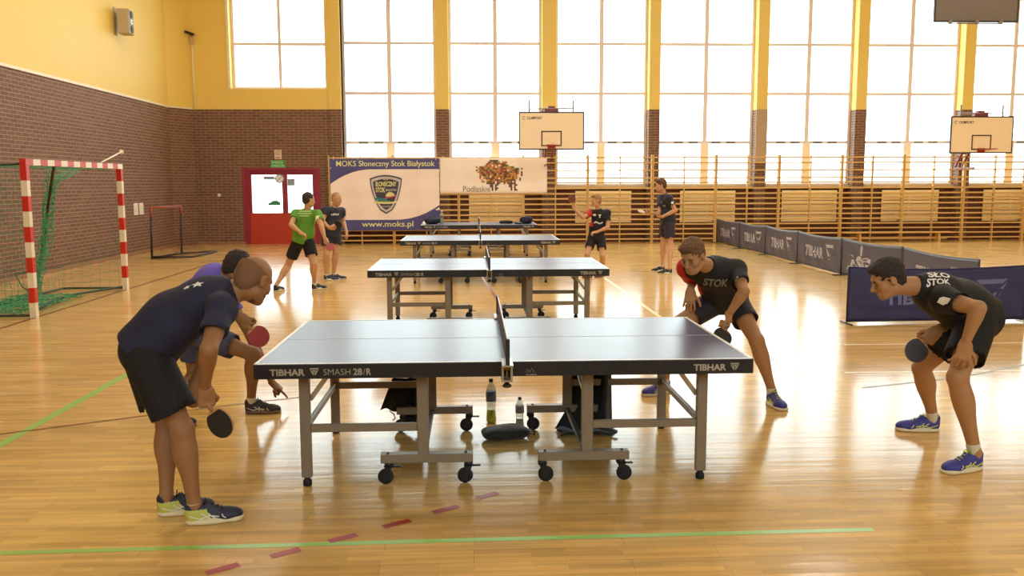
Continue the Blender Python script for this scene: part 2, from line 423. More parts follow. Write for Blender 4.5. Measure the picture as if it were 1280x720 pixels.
for i, (a, b) in enumerate([((-1.199, 3.788), (-1.075, 3.875)), ((-.949, 3.952), (-.827, 4.03)), ((-.705, 4.113), (-.578, 4.19)), ((-.458, 4.279), (-.326, 4.36)), ((-.215, 4.461), (-.081, 4.546)), ((.023, 4.661), (.136, 4.743))]):
    line(23+i, [a, b], 0.05, pr, 0.0020)
line(30, [(-5.71, 6), (-5.71, 22.5)], 0.05, pb)
line(31, [(2.44, 10.6), (2.44, 17.5)], 0.05, mat('yellow_line_paint', (240, 205, 130), 0.3))
line(32, [(0.5, 9.8), (.475, 11.33), (.225, 15.66), (.1, 19)], 0.04, mat('dark_red_line_paint', (150, 70, 60), 0.35))
line(33, [(3.98, 9.045), (12, 9.0)], 0.04, pw); line(34, [(3.4, 7.69), (10, 7.6)], 0.05, pw)
line(35, [(3.3, 7.1), (4.073, 7.35), (4.65, 7.6), (5.242, 7.928), (6.2, 8.6)], 0.035, pgr, 0.0016)

# ------------------------------------------------------------ double door with glazed upper halves
M_door = mat('red_door_paint', (182, 56, 30), 0.45); M_dfr = mat('magenta_door_frame', (146, 36, 58), 0.45)
d = MB(); y0, y1 = 25.66, 25.74
dm = -5.36
d.box((DX0, y0-0.04, 0), (DX0+0.07, y1+0.04, DZ)); d.box((DX1-0.07, y0-0.04, 0), (DX1, y1+0.04, DZ)); d.box((DX0+0.07, y0-0.04, DZ-0.07), (DX1-0.07, y1+0.04, DZ))
door = struct(d.build('door_1', M_dfr))
for a, b in ((DX0+0.07, dm), (dm, DX1-0.07)):
    lf = MB(); z = 0.9
    lf.box((a, y0, 0.0), (b, y1, z), 0)
    lf.box((a, y0, z), (a+0.075, y1, DZ-0.06), 1); lf.box((b-0.075, y0, z), (b, y1, DZ-0.06), 1); lf.box((a+0.075, y0, DZ-0.14), (b-0.075, y1, DZ-0.06), 1)
    l = lf.build('door_leaf', [M_door, M_dfr], door)
    MB().box((a+0.075, 25.695, z), (b-0.075, 25.705, DZ-0.14)).build('door_pane', M_glass, l)
    MB().tube([(dm+(0.05 if a >= dm-.01 else -0.05), y0, 0.98), (dm+(0.05 if a >= dm-.01 else -0.05), y0-0.05, 0.98), (dm+(0.16 if a >= dm-.01 else -0.16), y0-0.05, 0.98)], 0.01).build('door_handle', M_alu, l)
struct(MB().box((DX0-0.09, YB-0.015, 0), (DX0, YB+0.05, DZ+0.06)).box((DX1, YB-0.015, 0), (DX1+0.09, YB+0.05, DZ+0.06)).box((DX0, YB-0.015, DZ), (DX1, YB+0.05, DZ+0.06)).build('trim_6', M_dfr))
for n, (x, z, w, h, txt) in enumerate([(-5.95, 1.86, 0.32, 0.09, 'ZAKAZ')]):
    o = MB(); o.box((x, 25.655, z), (x+w, 25.66, z+h)); text_into(o, txt, (x+0.02, 25.652, z+0.02), (1, 0, 0), (0, 0, 1), h*0.6, 1)
    tag(o.build('door_notice', [mat('notice_paper', (170, 190, 195)), mat('notice_ink', (70, 90, 110))]), 'small pale notice stuck at the top of the left door pane', 'notice')
o = MB(); o.lathe([(0.13, 0), (0.13, 0.004)], V(-5.5, 25.66, 1.88), V(0, -1, 0), 28, 0); o.lathe([(0.1, 0.0045), (0.1, 0.006)], V(-5.5, 25.66, 1.88), V(0, -1, 0), 28, 1)
o.beam((-5.57, 25.652, 1.81), (-5.43, 25.652, 1.95), 0.004, 0.02, V(0, 0, 1), 0)
tag(o.build('prohibition_sticker', [mat('grey_ring', (150, 165, 165)), mat('sticker_white', (235, 240, 240))]), 'round crossed-out prohibition sticker at the upper right of the left door pane', 'sticker')
o = MB(); o.box((-5.85, 25.655, 1.12), (-5.5, 25.66, 1.19)); o.prism([(-5.8, 25.654, 1.19), (-5.47, 25.654, 1.19), (-5.6, 25.654, 1.26), (-5.72, 25.654, 1.25)], (0, 0.006, 0))
tag(o.build('door_sticker', mat('green_sticker', (60, 140, 105))), 'small dark green sticker low on the left door pane', 'sticker')
tag(MB().box((-5.27, 25.653, 1.68), (-5.07, 25.66, 1.88)).build('door_paper', mat('grey_paper', (150, 160, 165))), 'small grey square paper on the right door pane beside the middle post', 'notice')

# signs above the door
o = thing('exit_sign', 'small green evacuation exit sign on the brick above the red door', 'sign', (-5.515, 25.59, 2.3))
MB().box((-0.212, -0.008, -0.105), (0.212, 0.01, 0.105), 0, 0.004).build('sign_plate', mat('sign_green', (62, 150, 74)), o)
q = MB(); 
text_into(q, 'WYJŚCIE', (-0.18, -0.0105, 0.012), (1, 0, 0), (0, 0, 1), 0.062, 0, 0.01, 0.32)
text_into(q, 'EWAKUACYJNE', (-0.18, -0.0105, -0.075), (1, 0, 0), (0, 0, 1), 0.058, 0, 0.01, 0.36)
for a in ((-0.2, 0.09, 0.2, 0.096), (-0.2, -0.096, 0.2, -0.09)): q.box((a[0], -0.0105, a[1]), (a[2], -0.0095, a[3]))
q.build('sign_lettering', mat('sign_pale_green', (200, 235, 190)), o)
o = thing('notice_sign', 'white pictogram notice on the brick directly above the green exit sign', 'sign', (-5.505, 25.59, 2.57))
MB().box((-0.1, -0.008, -0.135), (0.1, 0.01, 0.135), 0, 0.004).build('sign_plate', mat('cream_sign', (226, 205, 180)), o)
q = MB(); q.tube([(0.06*math.cos(t*PI/8), -0.012, 0.05+0.06*math.sin(t*PI/8)) for t in range(16)], 0.007, 6, closed=True); q.box((-0.07, -0.012, -0.09), (0.07, -0.009, -0.075)); q.box((-0.05, -0.012, -0.115), (0.05, -0.009, -0.1)); q.beam((-0.04, -0.011, 0.01), (0.04, -0.011, 0.09), 0.004, 0.012)
q.build('pictogram', mat('faded_brown_ink', (150, 110, 90)), o)
for x, lab in ((22.10, 'white paper sheet on the left brick wall, the nearer of two'), (22.46, 'white paper sheet on the left brick wall, the farther of two')):
    q = MB(); q.box((XL, x-0.13, 0.98), (XL+0.012, x+0.13, 1.27)); 
    o = tag(q.build('paper_sheet', mat('paper_white', (235, 225, 205))), lab, 'notice', 'paper sheets on the left wall')
    t_ = MB()
    for i in range(6): t_.box((XL+0.012, x-0.09, 1.02+i*0.035), (XL+0.0135, x+0.09-0.02*(i % 3), 1.028+i*0.035))
    t_.build('faint_print', mat('pale_print', (190, 180, 165)), o)
o = thing('wall_socket', 'small white round socket on the far brick wall left of the red door', 'socket', (-7.216, YB, 1.416))
MB().lathe([(0.045, 0), (0.045, 0.02), (0.035, 0.03)], V(0, 0, 0), V(0, -1, 0), 20).build('cover', M_white, o)
MB().box((-0.02, -0.033, -0.006), (0.02, -0.028, 0.006)).build('slot', M_black, o)

# loudspeaker high on the left wall
o = thing('wall_loudspeaker', 'beige box loudspeaker mounted high on the yellow left wall', 'loudspeaker', (XL, 21.45, 5.5))
M_sp = mat('beige_speaker_box', (176, 158, 122), 0.5)
bk = MB(); bk.box((0, -0.08, -0.3), (0.02, 0.08, 0.34), 0, 0.005); bk.box((0.02, -0.02, -0.03), (0.14, 0.02, 0.03)); bk.build('wall_bracket', M_sp, o)
a = math.radians(4); fx = V(math.cos(a), math.sin(a), 0); fy = V(-math.sin(a), math.cos(a), 0); cc = V(0.24, 0, 0)
cab = MB().obox(cc, fx, fy, V(0, 0, 1), 0.13, 0.19, 0.28, 0, 0.012).build('cabinet', M_sp, o)
# front baffle with two drivers and a horn
fc = cc+fx*0.131
bf = MB().obox(fc, fx, fy, V(0, 0, 1), 0.004, 0.17, 0.26, 0, 0.003).build('baffle', mat('speaker_baffle', (150, 140, 120)), o)
for dz in (0.17, -0.16): MB().lathe([(0.085, 0), (0.085, 0.012), (0.06, 0.014), (0.02, 0.004)], fc+V(0, 0, dz)+fx*0.004, fx, 24).build('driver', mat('speaker_cone', (50, 46, 44)), o)
MB().obox(fc+V(0, 0, 0.01)+fx*0.01, fx, fy, V(0, 0, 1), 0.01, 0.07, 0.05, 0, 0.004).lathe([(0.02, 0), (0.02, 0.005)], fc+fx*0.021+V(0, 0, .01), fx, 16, 1).build('tweeter_plate', [M_white, M_black], o)

# surveillance camera with its conduit
o = thing('surveillance_camera', 'small dark camera on the yellow wall at the far left corner above its conduit', 'camera', (-7.80, YB, 5.84))
MB().box((-0.05, -0.05, -0.2), (0.07, 0, 0.02), 0, 0.008).build('junction_box', mat('camera_box', (200, 165, 120)), o)
MB().tube([(0, -0.02, 0.04), (0.0, -0.12, 0.06), (-0.02, -0.16, 0.08)], 0.018).build('mount_arm', M_steel, o)
MB().beam((-0.12, -0.16, 0.12), (0.14, -0.2, 0.03), 0.07, 0.07, V(0, 0, 1), 0, 0.01).build('camera_body', mat('camera_black', (40, 34, 30)), o)
MB().lathe([(0.028, 0), (0.028, 0.02)], V(0.14, -0.2, 0.03), V(0.26, -0.04, -0.09), 14).build('lens', M_alu, o)
MB().tube([(0.01, -0.015, -0.2), (0.01, -0.015, -1.98)], 0.022).build('conduit', M_white_trim, o)

# ------------------------------------------------------------ wall bars
RZ = [2.46, 2.31, 2.093, 1.873, 1.738, 1.574, 1.42, 1.275, 1.121, .966, .818, .672, .53, .39, .245, .10]
LX = [-4.061, -2.216, -.347, 1.52, 3.39, 5.28, 7.152, 9.02, 10.889, 12.74, 14.58, 16.44, 18.30]
YL = 25.40
def wall_bars(x, w, label):
    t = thing('wall_bars', label, 'wall bars', (x, YL, 0), 0, 'wooden wall bars along the window wall')
    MB().box((0.004, -0.05, 0), (0.036, 0.06, 2.54), 0, 0.004).build('side_post', M_wood, t)
    MB().box((w-0.036, -0.05, 0), (w-0.004, 0.06, 2.54), 0, 0.004).build('side_post', M_wood, t)
    MB().box((w/2-0.014, -0.045, 0), (w/2+0.014, 0.05, 2.52), 0, 0.003).build('centre_post', M_wood, t)
    for z in RZ:
        MB().box((0.036, -0.03 if z != RZ[0] else -0.06, z-0.021), (w-0.036, 0.006 if z != RZ[0] else -0.02, z+0.021), 0, 0.007).build('rung', M_wood, t)
    for xx in (0.02, w-0.02):
        mb_ = MB()
        for z in (2.1, 0.6): mb_.box((xx-0.015, 0.06, z-0.02), (xx+0.015, 0.2, z+0.02))
        mb_.build('wall_fixing', M_steel, t)
    return t
LL = ['wall bars hidden mostly behind the left half of the blue and white club banner', 'wall bars behind the right half of the club banner', 'wall bars behind the pale banner with the mosaic bison', 'wall bars right of the bison banner, below the left basketball backboard', 'wall bars behind the fair-haired boy in black', 'wall bars just right of the tall boy standing at the wall', 'wall bars whose left post meets the far end of the grey barriers', 'wall bars behind the second and third grey barriers from the far end', 'wall bars behind the left half of the low bench', 'wall bars behind the right end of the low bench', 'wall bars below the right basketball backboard', 'wall bars at the right edge of the picture']
for i in range(len(LX)-1): wall_bars(LX[i], LX[i+1]-LX[i], LL[i])

# slatted radiator covers behind the bars
RC = [(-0.056, 1.565, 'slatted radiator cover under the bison banner'), (3.077, 4.74, 'slatted radiator cover behind the fair-haired boy'), (6.198, 7.856, 'slatted radiator cover right of the tall boy'),
      (9.258, 10.934, 'slatted radiator cover above the middle of the grey barriers'), (12.302, 14.047, 'slatted radiator cover left of the right backboard, above the bench end'), (15.43, 17.19, 'slatted radiator cover at the far right, below the right backboard edge')]
for a, b, lab in RC:
    t = thing('radiator_cover', 'pale wooden '+lab, 'radiator cover', (a, 25.84, 0), 0, 'radiator covers under the windows')
    w_ = b-a; n = 9; h = 0.95/n
    MB().box((0.02, -0.05, 0.56), (0.06, 0.0, 1.5)).box((w_-0.06, -0.05, 0.56), (w_-0.02, 0.0, 1.5)).box((w_/2-0.02, -0.05, 0.56), (w_/2+0.02, 0, 1.5)).build('support_frame', M_wood_pale, t)
    for k in range(n): MB().box((0, -0.075, 0.555+k*h+0.006), (w_, -0.05, 0.555+(k+1)*h-0.006), 0, 0.004).build('slat', M_wood_pale, t)

# long bench
t = thing('gym_bench', 'long low wooden bench standing in front of the wall bars at the right', 'bench', (10.82, 24.98, 0))
MB().box((0, -0.14, 0.255), (3.25, 0.14, 0.295), 0, 0.008).build('seat', M_wood, t)
MB().box((0.15, -0.02, 0.08), (3.1, 0.02, 0.12), 0, 0.004).build('stretcher', M_wood, t)
for x in (0.45, 2.8): MB().prism([(x, -0.13, 0), (x, 0.13, 0), (x, 0.1, 0.255), (x, -0.1, 0.255)], (0.05, 0, 0)).build('leg', M_wood, t)

# ------------------------------------------------------------ banners tied to the bars
M_blue = mat('banner_blue', (74, 72, 130), 0.5, var=0.08, scale=1.5); M_bw = mat('banner_white', (250, 232, 222), 0.5, var=0.03, scale=1)
M_byel = mat('banner_yellow_print', (226, 222, 150), 0.5); M_dk = mat('banner_dark_print', (66, 58, 78), 0.5)
def wv(x, z): return 0.012*math.sin(x*7.1+z*1.3)+0.008*math.sin(x*2.3-z*4)+0.006*math.sin(z*11)
YN = 25.30
def bwarp(off): return lambda p: V(p.x, YN+wv(p.x, p.z)-off, p.z)
def fillpoly(mb, pts, off, mi, step=0.1):
    """2D polygon (x,z) between lower and upper function sampled on columns"""
    mb.add([bwarp(off)(V(x, 0, z)) for x, z in pts], [list(range(len(pts)))], mi)
def strip(mb, xs, zlo, zhi, off, mi, nz=4):
    vs = []; fs = []
    for x in xs:
        a, b = zlo(x), zhi(x)
        for j in range(nz+1): vs.append(bwarp(off)(V(x, 0, a+(b-a)*j/nz)))
    for i in range(len(xs)-1):
        for j in range(nz):
            q = lambda i, j: i*(nz+1)+j
            fs.append((q(i, j), q(i+1, j), q(i+1, j+1), q(i, j+1)))
    mb.add(vs, fs, mi, True)
def lin(a, b, n): return [a+(b-a)*i/n for i in range(n+1)]
t = thing('club_banner', 'large blue and white banner with a shield crest hung on the wall bars', 'banner', (0, 0, 0))
bx0, bx1, bz0, bz1 = -4.0, -0.90, 0.40, 2.44
MB().sheet(lambda u, v: (V(bx0+(bx1-bx0)*u, YN+wv(bx0+(bx1-bx0)*u, bz0+(bz1-bz0)*v), bz0+(bz1-bz0)*v), V(0, 1, 0)), 60, 24, 0.004).build('banner_cloth', M_bw, t)
q = MB(); X = lin(bx0, bx1, 60)
ztop = lambda x: 2.14-0.42*max(0, 1-(x-bx0)/1.25)**2.2
strip(q, X, ztop, lambda x: bz1, 0.004, 0)
zbot = lambda x: 0.70+0.42*max(0, 1-(bx1-x)/1.3)**2.2
strip(q, X, lambda x: bz0, zbot, 0.004, 0); q.build('blue_bands', M_blue, t)
q = MB()
text_into(q, 'MOKS Słoneczny Stok Białystok', (-3.82, 0, 2.225), (1, 0, 0), (0, 0, 1), 0.155, 0, 0.008, 2.80, warp=bwarp(0.009))
q.build('banner_lettering', M_byel, t)
q = MB(); text_into(q, 'www.moks.pl', (-3.13, 0, 0.505), (1, 0, 0), (0, 0, 1), 0.155, 0, 0.008, 1.47, warp=bwarp(0.009)); q.build('web_address', M_byel, t)
# crest
ccx, ctop, cbot, chw = -2.42, 1.975, 0.87, 0.455
def sh(s, off, mi, mb, dz=0):
    P = []
    def pt(x, z): P.append((ccx+x*s*chw, (ctop+cbot)/2+(z*s)*(ctop-cbot)/2+dz))
    for i in range(9): a = -1+i*0.25; pt(a, 0.82+0.18*(1-a*a))
    for i in range(1, 13): u = i/12; pt(math.cos(u*PI/2)**0.5, 0.82-1.82*u**1.25)
    for i in range(11, 0, -1): u = i/12; pt(-math.cos(u*PI/2)**0.5, 0.82-1.82*u**1.25)
    mb.add([bwarp(off)(V(x, 0, z)) for x, z in P], [list(range(len(P)))[::-1]], mi)
q = MB(); sh(1.0, 0.020, 0, q); sh(0.93, 0.024, 1, q); sh(0.80, 0.028, 0, q)
cr_ = q.build('crest', [M_dk, mat('crest_silver', (205, 198, 200), 0.4)], t)
q = MB(); W2 = bwarp(0.034)
text_into(q, 'SŁONECZNY', (-2.72, 0, 1.66), (1, 0, 0), (0, 0, 1), 0.125, 0, 0.03, 0.60, warp=W2)
text_into(q, 'STOK', (-2.71, 0, 1.49), (1, 0, 0), (0, 0, 1), 0.13, 0, 0.03, 0.27, warp=W2)
# sun
sp_ = []
for i in range(28):
    a = PI*i/27; r = 0.15 if i % 2 else 0.115; sp_.append((-2.30+r*math.cos(a), 1.36+r*math.sin(a)))
q.add([W2(V(x, 0, z)) for x, z in sp_], [list(range(len(sp_)))[::-1]], 0)
strip(q, lin(-2.72, -2.12, 14), lambda x: 1.155+0.05*(x+2.42)**2*6, lambda x: 1.195+0.05*(x+2.42)**2*8+0.01, 0.034, 0, 1)
strip(q, lin(-2.45, -2.12, 10), lambda x: 1.30+0.2*(x+2.45), lambda x: 1.335+0.2*(x+2.45), 0.035, 2, 1)
strip(q, lin(-2.74, -2.4, 10), lambda x: 1.27-0.1*(x+2.74), lambda x: 1.34-0.12*(x+2.74), 0.034, 1, 1)
strip(q, lin(-2.70, -2.3, 10), lambda x: 1.21, lambda x: 1.24, 0.0345, 3, 1)
text_into(q, 'MOKS', (-2.49, 0, 1.83), (1, 0, 0), (0, 0, 1), 0.05, 4, 0.02, 0.14, warp=W2)
text_into(q, 'BIAŁYSTOK', (-2.42, 0, 1.52), (1, 0, 0), (0, 0, 1), 0.06, 4, 0.01, 0.30, warp=W2)
text_into(q, 'ROK ZAŁOŻENIA', (-2.56, 0, 1.06), (1, 0, 0), (0, 0, 1), 0.04, 4, 0.01, 0.28, warp=W2)
q.build('crest_print', [M_byel, mat('crest_teal', (50, 130, 150)), mat('crest_pink', (200, 80, 110)), mat('crest_green', (130, 170, 60)), mat('crest_pale', (220, 210, 190))], cr_)
q = MB()
for x in (-3.9, -3.2, -2.22, -1.6, -1.0): q.tube([(x, YN-0.004, 2.40), (x+0.02, YN+0.04, 2.47), (x, 25.325, 2.5)], 0.006, 5)
q.build('banner_ties', M_white, t)

t = thing('bison_banner', 'long pale banner with a pixel mosaic bison, right of the club banner', 'banner', (0, 0, 0))
cx0, cx1, cz0, cz1 = -0.88, 2.20, 1.44, 2.45
MB().sheet(lambda u, v: (V(cx0+(cx1-cx0)*u, YN+wv(cx0+(cx1-cx0)*u, cz0+(cz1-cz0)*v), cz0+(cz1-cz0)*v), V(0, 1, 0)), 60, 14, 0.004).build('banner_cloth', mat('banner_cream', (250, 234, 220), 0.5, var=0.02), t)
BIS = ["........#####..............",
       ".......#######.###.........",
       "......############.........",
       ".....##############........",
       "#.####################.....",
       ".########################.#",
       "#.#######################..",
       ".########################.#",
       "..#######################.#",
       "..#######################.#",
       "..######################..#",
       "..#.####################.#.",
       "...#.##################..#.",
       "...##.#####.#########.#....",
       "......#####.##..#.#####....",
       "........##.##......##.##...",
       "........##.#.......##.#....",
       ".........#.##.......#.#....",
       ".........#.#........#.##..."]
q = MB(); cw, ch = (1.495-0.152)/27, (2.40-1.52)/19; rb = random.Random(3)
for j, r in enumerate(BIS):
    for i, c in enumerate(r):
        if c == '#':
            x = 0.152+i*cw; z = 2.40-(j+1)*ch
            k = rb.choices([0, 1, 2, 3, 4, 5], [5, 4, 3, 2, 0.6, 0.8])[0]
            if j > 13 or j == 0 : k = 0
            q.add([bwarp(0.009)(V(*p)) for p in ((x, 0, z), (x+cw, 0, z), (x+cw, 0, z+ch), (x, 0, z+ch))], [(0, 1, 2, 3)], k)
q.build('bison_mosaic', [mat('mosaic_brown', (104, 72, 52)), mat('mosaic_tan', (184, 132, 72)), mat('mosaic_rust', (166, 84, 58)), mat('mosaic_orange', (214, 150, 66)), mat('mosaic_cream', (245, 230, 205)), mat('mosaic_green', (104, 146, 104))], t)
q = MB(); text_into(q, 'Podlaskie', (-0.22, 0, 1.495), (1, 0, 0), (0, 0, 1), 0.16, 0, 0, 0.78, warp=bwarp(0.009)); q.build('banner_lettering', mat('grey_print', (128, 116, 108)), t)
q = MB()
for x in (-0.8, 0.0, 0.7, 1.5, 2.15): q.tube([(x, YN-0.004, 2.42), (x+0.02, YN+0.04, 2.48), (x, 25.325, 2.5)], 0.006, 5)
q.build('banner_ties', M_white, t)

# ------------------------------------------------------------ basketball backboards
M_bb = mat('backboard_face', (244, 220, 182), 0.45, var=0.03); M_edge = mat('backboard_edge', (50, 42, 44), 0.5); M_org = mat('hoop_red_paint', (170, 62, 40), 0.4)
def backboard(cx, cz, label):
    t = thing('basketball_backboard', label, 'basketball backboard', (cx, 24.4, cz), 0, 'basketball backboards on the window pillars')
    W, Hh = 0.905, 0.515
    MB().box((-W, 0, -Hh), (W, 0.03, Hh), 0, 0.004).build('board', M_bb, t)
    e = MB()
    for a in ((-W-.005, -Hh, -W+.028, Hh), (W-.028, -Hh, W+.005, Hh), (-W, -Hh-.005, W, -Hh+.03), (-W, Hh-.03, W, Hh+.005)): e.box((a[0], -0.006, a[1]), (a[2], 0.034, a[3]))
    e.build('edge_band', M_edge, t)
    e = MB(); a0, b0, a1, b1 = -0.285, -0.42, 0.285, 0.0; w_ = 0.035
    for a in ((a0, b0, a0+w_, b1), (a1-w_, b0, a1, b1), (a0, b1-w_, a1, b1), (a0, b0, a1, b0+w_)): e.box((a[0], -0.0045, a[1]), (a[2], 0.0, a[3]))
    e.build('target_square', mat('target_brown', (84, 52, 42)), t)
    e = MB(); text_into(e, 'OLIMPORT', (-0.68, -0.004, 0.315), (1, 0, 0), (0, 0, 1), 0.07, 0, 0.02, 0.43)
    e.tube([(-0.76+0.04*math.cos(k*PI/6), -0.004, 0.35+0.04*math.sin(k*PI/6)) for k in range(1, 11)], 0.006, 5)
    e.build('maker_lettering', mat('board_print', (80, 66, 60)), t)
    h = MB(); h.tube([(0.225*math.cos(2*PI*k/28), -0.38+0.225*math.sin(2*PI*k/28), -0.41) for k in range(28)], 0.010, 8, closed=True)
    h.box((-0.11, -0.16, -0.418), (0.11, -0.0, -0.402), 0, 0.003).box((-0.11, -0.02, -0.50), (0.11, -0.006, -0.37), 0, 0.003)
    h.build('hoop', M_org, t)
    f = MB()
    for x in (-0.61, 0.61): f.tube([(x, 0.06, -0.4), (x, 0.06, 0.84)], 0.024)
    f.tube([(-0.62, 0.06, 0.60), (0.62, 0.06, 0.62)], 0.018); f.tube([(-0.62, 0.06, -0.3), (0.62, 0.06, -0.3)], 0.014)
    f.build('rear_tubes', mat('tube_grey', (150, 130, 125), 0.4, metal=0.3), t)
    g = MB(); g.box((-0.2, 0.05, 0.45), (0.2, 0.2, 0.62), 0, 0.01); g.box((-0.13, 0.2, 0.2), (0.13, 1.14, 0.3)); g.box((-0.1, 0.08, 0.6), (0.1, 0.22, 0.68)); g.box((-0.13, 0.1, -0.95), (-0.09, 1.14, -0.9)); g.beam((-0.1, 0.1, 0.4), (-0.1, 1.12, -0.9), 0.05, 0.05); g.beam((0.1, 0.1, 0.4), (0.1, 1.12, -0.9), 0.05, 0.05)
    g.build('wall_bracket', mat('bracket_maroon', (128, 48, 52), 0.45), t)
backboard(2.243, 3.165, 'basketball backboard mounted left of centre above the bison banner')
backboard(14.45, 3.05, 'basketball backboard mounted at the right, above the right-hand wall bars')
t = thing('raised_backboard', 'large brownish backboard hanging from the ceiling at the upper right corner', 'basketball backboard', (11.55, 20.0, 5.36))
MB().box((-0.97, 0, 0.0), (0.97, 0.03, 1.1), 0, 0.004).build('board', mat('smoked_board', (112, 98, 82), 0.35), t)
e = MB()
for a in ((-0.985, -.01, -0.955, 1.11), (0.955, -.01, 0.985, 1.11), (-0.98, -.015, 0.98, .02), (-0.98, 1.09, 0.98, 1.12)): e.box((a[0], -0.01, a[1]), (a[2], 0.045, a[3]))
e.build('edge_frame', M_steel_dark, t)
e = MB(); e.tube([(-0.66, -0.05, -0.05), (0.6, -0.05, -0.05)], 0.014); 
for x in (-0.62, 0.0, 0.56): e.box((x-0.035, -0.07, -0.06), (x+0.035, 0.02, 0.02), 0, 0.004)
e.build('lower_rail', M_steel, t)
e = MB()
for x in (-0.4, 0.4): e.tube([(x, 0.07, 0.2), (x, 0.07, 2.84)], 0.025); e.tube([(x, 0.07, 0.5), (x, 1.6, 2.84)], 0.02)
e.build('suspension_frame', M_steel, t)

# ------------------------------------------------------------ handball goal
t = thing('handball_goal', 'red and white striped handball goal with green net at the left wall', 'goal', (0, 0, 0))
GX, G0, G1, GH = -5.72, 11.60, 14.66, 2.06
def banded(a, b, name, first_red=True, n=10):
    mb = MB(); a = Vector(a); b = Vector(b)
    for i in range(n):
        p = a.lerp(b, i/n); q_ = a.lerp(b, (i+1)/n); d_ = (b-a).normalized()
        mb.beam(p, q_, 0.08, 0.08, V(1, 0, 0) if abs(d_.z) > .5 else V(0, 0, 1), (i % 2) if not first_red else 1-(i % 2), 0.0)
    return mb.build(name, [mat('goal_white', (232, 222, 196), 0.4), M_red], t)
banded((GX, G0, 0), (GX, G0, GH-0.08), 'post', False); banded((GX, G1, 0), (GX, G1, GH-0.08), 'post', False)
banded((GX, G0-0.04, GH-0.04), (GX, G1+0.04, GH-0.04), 'crossbar', True, 16)
f = MB(); BX = -6.75
M_gt = mat('goal_dark_tube', (64, 58, 46), 0.5, metal=0.3)
f.tube([(GX-0.04, G0, 0.03), (BX, G0, 0.03)], 0.018); f.tube([(GX-0.04, G1, 0.03), (BX, G1, 0.03)], 0.018); f.tube([(BX, G0, 0.03), (BX, G1, 0.03)], 0.018)
f.build('ground_frame', M_gt, t)
f = MB(); f.tube([(GX-0.04, G0+0.02, GH-0.06), (-6.55, G0+0.02, GH-0.1)], 0.015); f.build('top_bar', M_gt, t); f = MB(); f.tube([(GX-0.04, 12.5, GH-0.06), (-7.95, 16.35, 0.05)], 0.02)
f.build('net_stay', M_gt, t)
M_net = mat('green_net_cord', (70, 160, 108), 0.7)
def net(fn, nu, nv, r=0.0032, mb=None):
    mb = mb or MB(); 
    for i in range(nu+1):
        mb.tube([fn(i/nu, j/nv) for j in range(nv+1)], r, 3, caps=False)
    for j in range(nv+1):
        mb.tube([fn(i/nu, j/nv) for i in range(nu+1)], r, 3, caps=False)
    return mb
rn = random.Random(5); jit = {}
def J(u, v, a=0.02):
    k = (round(u, 3), round(v, 3))
    if k not in jit: jit[k] = (rn.uniform(-a, a), rn.uniform(-a, a), rn.uniform(-a, a))
    return Vector(jit[k])
nm = MB()
net(lambda u, v: V(GX-0.05-(0.8+0.2*v)*u, G0+0.03, GH-0.08-(GH-0.14)*v)+J(u+5, v, .012), 12, 20, mb=nm)                       # near side panel
net(lambda u, v: V(GX-0.05-0.8*u, G0+0.05+(G1-G0-0.1)*v, GH-0.08-0.05*math.sin(PI*v)*0)+J(u, v+9, .01), 6, 26, 0.0018, mb=nm)    # roof
def bunch(u, v):      # gathered curtain
    yy = 13.98+0.55*(u-0.5)*(0.75-0.25*math.sin(3*v))-0.25*v; s = 0.055*math.sin(9*v+17*u)
    if v < 0.1: yy += (0.1-v)*8*(u-0.1)
    return V(-6.45-0.25*v+0.05*math.sin(23*u), yy+s-0.35*max(0, v-0.65), 1.95-1.9*v)+J(u+2, v, .02)
net(bunch, 15, 22, 0.0055, mb=nm)
net(lambda u, v: V(-5.95-0.95*u, G0+0.1+1.9*v, 0.02+0.05*abs(math.sin(7*u+9*v)))+J(u+3, v, .02), 16, 26, 0.006, mb=nm)     # heaped on floor
net(lambda u, v: V(BX+0.05, G0+0.1+(G1-G0-0.1)*v, 0.04+0.36*u*(0.7+0.3*math.sin(7*v)))+J(u, v, .012), 4, 26, 0.0025, mb=nm)        # low back
net(lambda u, v: V(GX-0.1-0.9*u, G1-0.02, 0.03+0.9*v*(1-0.5*u))+J(u+7, v, .015), 6, 6, 0.0025, mb=nm)
tag(nm.build('net', M_net, t), None, None, None, 'stuff')
f = MB(); f.tube([(GX-0.06, G0+0.05, 0.34), (-6.3, G0+0.9, 0.30), (BX, G0+1.6, 0.42), (BX+0.1, G1-0.2, 0.40)], 0.009, 5); f.tube([(GX-0.05, G1-0.03, 0.05), (-6.2, 13.6, 0.04), (-6.0, 12.6, 0.06), (GX-0.15, G0+0.4, 0.05)], 0.018, 6)
f.build('net_rope', mat('dark_green_rope', (40, 72, 50)), t)
tag(MB().tube([(GX+0.0, 13.98, GH+0.012), (-6.15, 15.9, 2.30)], 0.014, 8, rs=[0.012, 0.012]).lathe([(0.03, -0.03), (0.04, 0), (0.03, 0.03)], V(-6.15, 15.9, 2.30), V(-.43, 1.92, .28), 10).build('white_pole', mat('goal_white', (232, 222, 196))), 'thin white pole with a knob lying on the crossbar of the striped goal', 'pole')

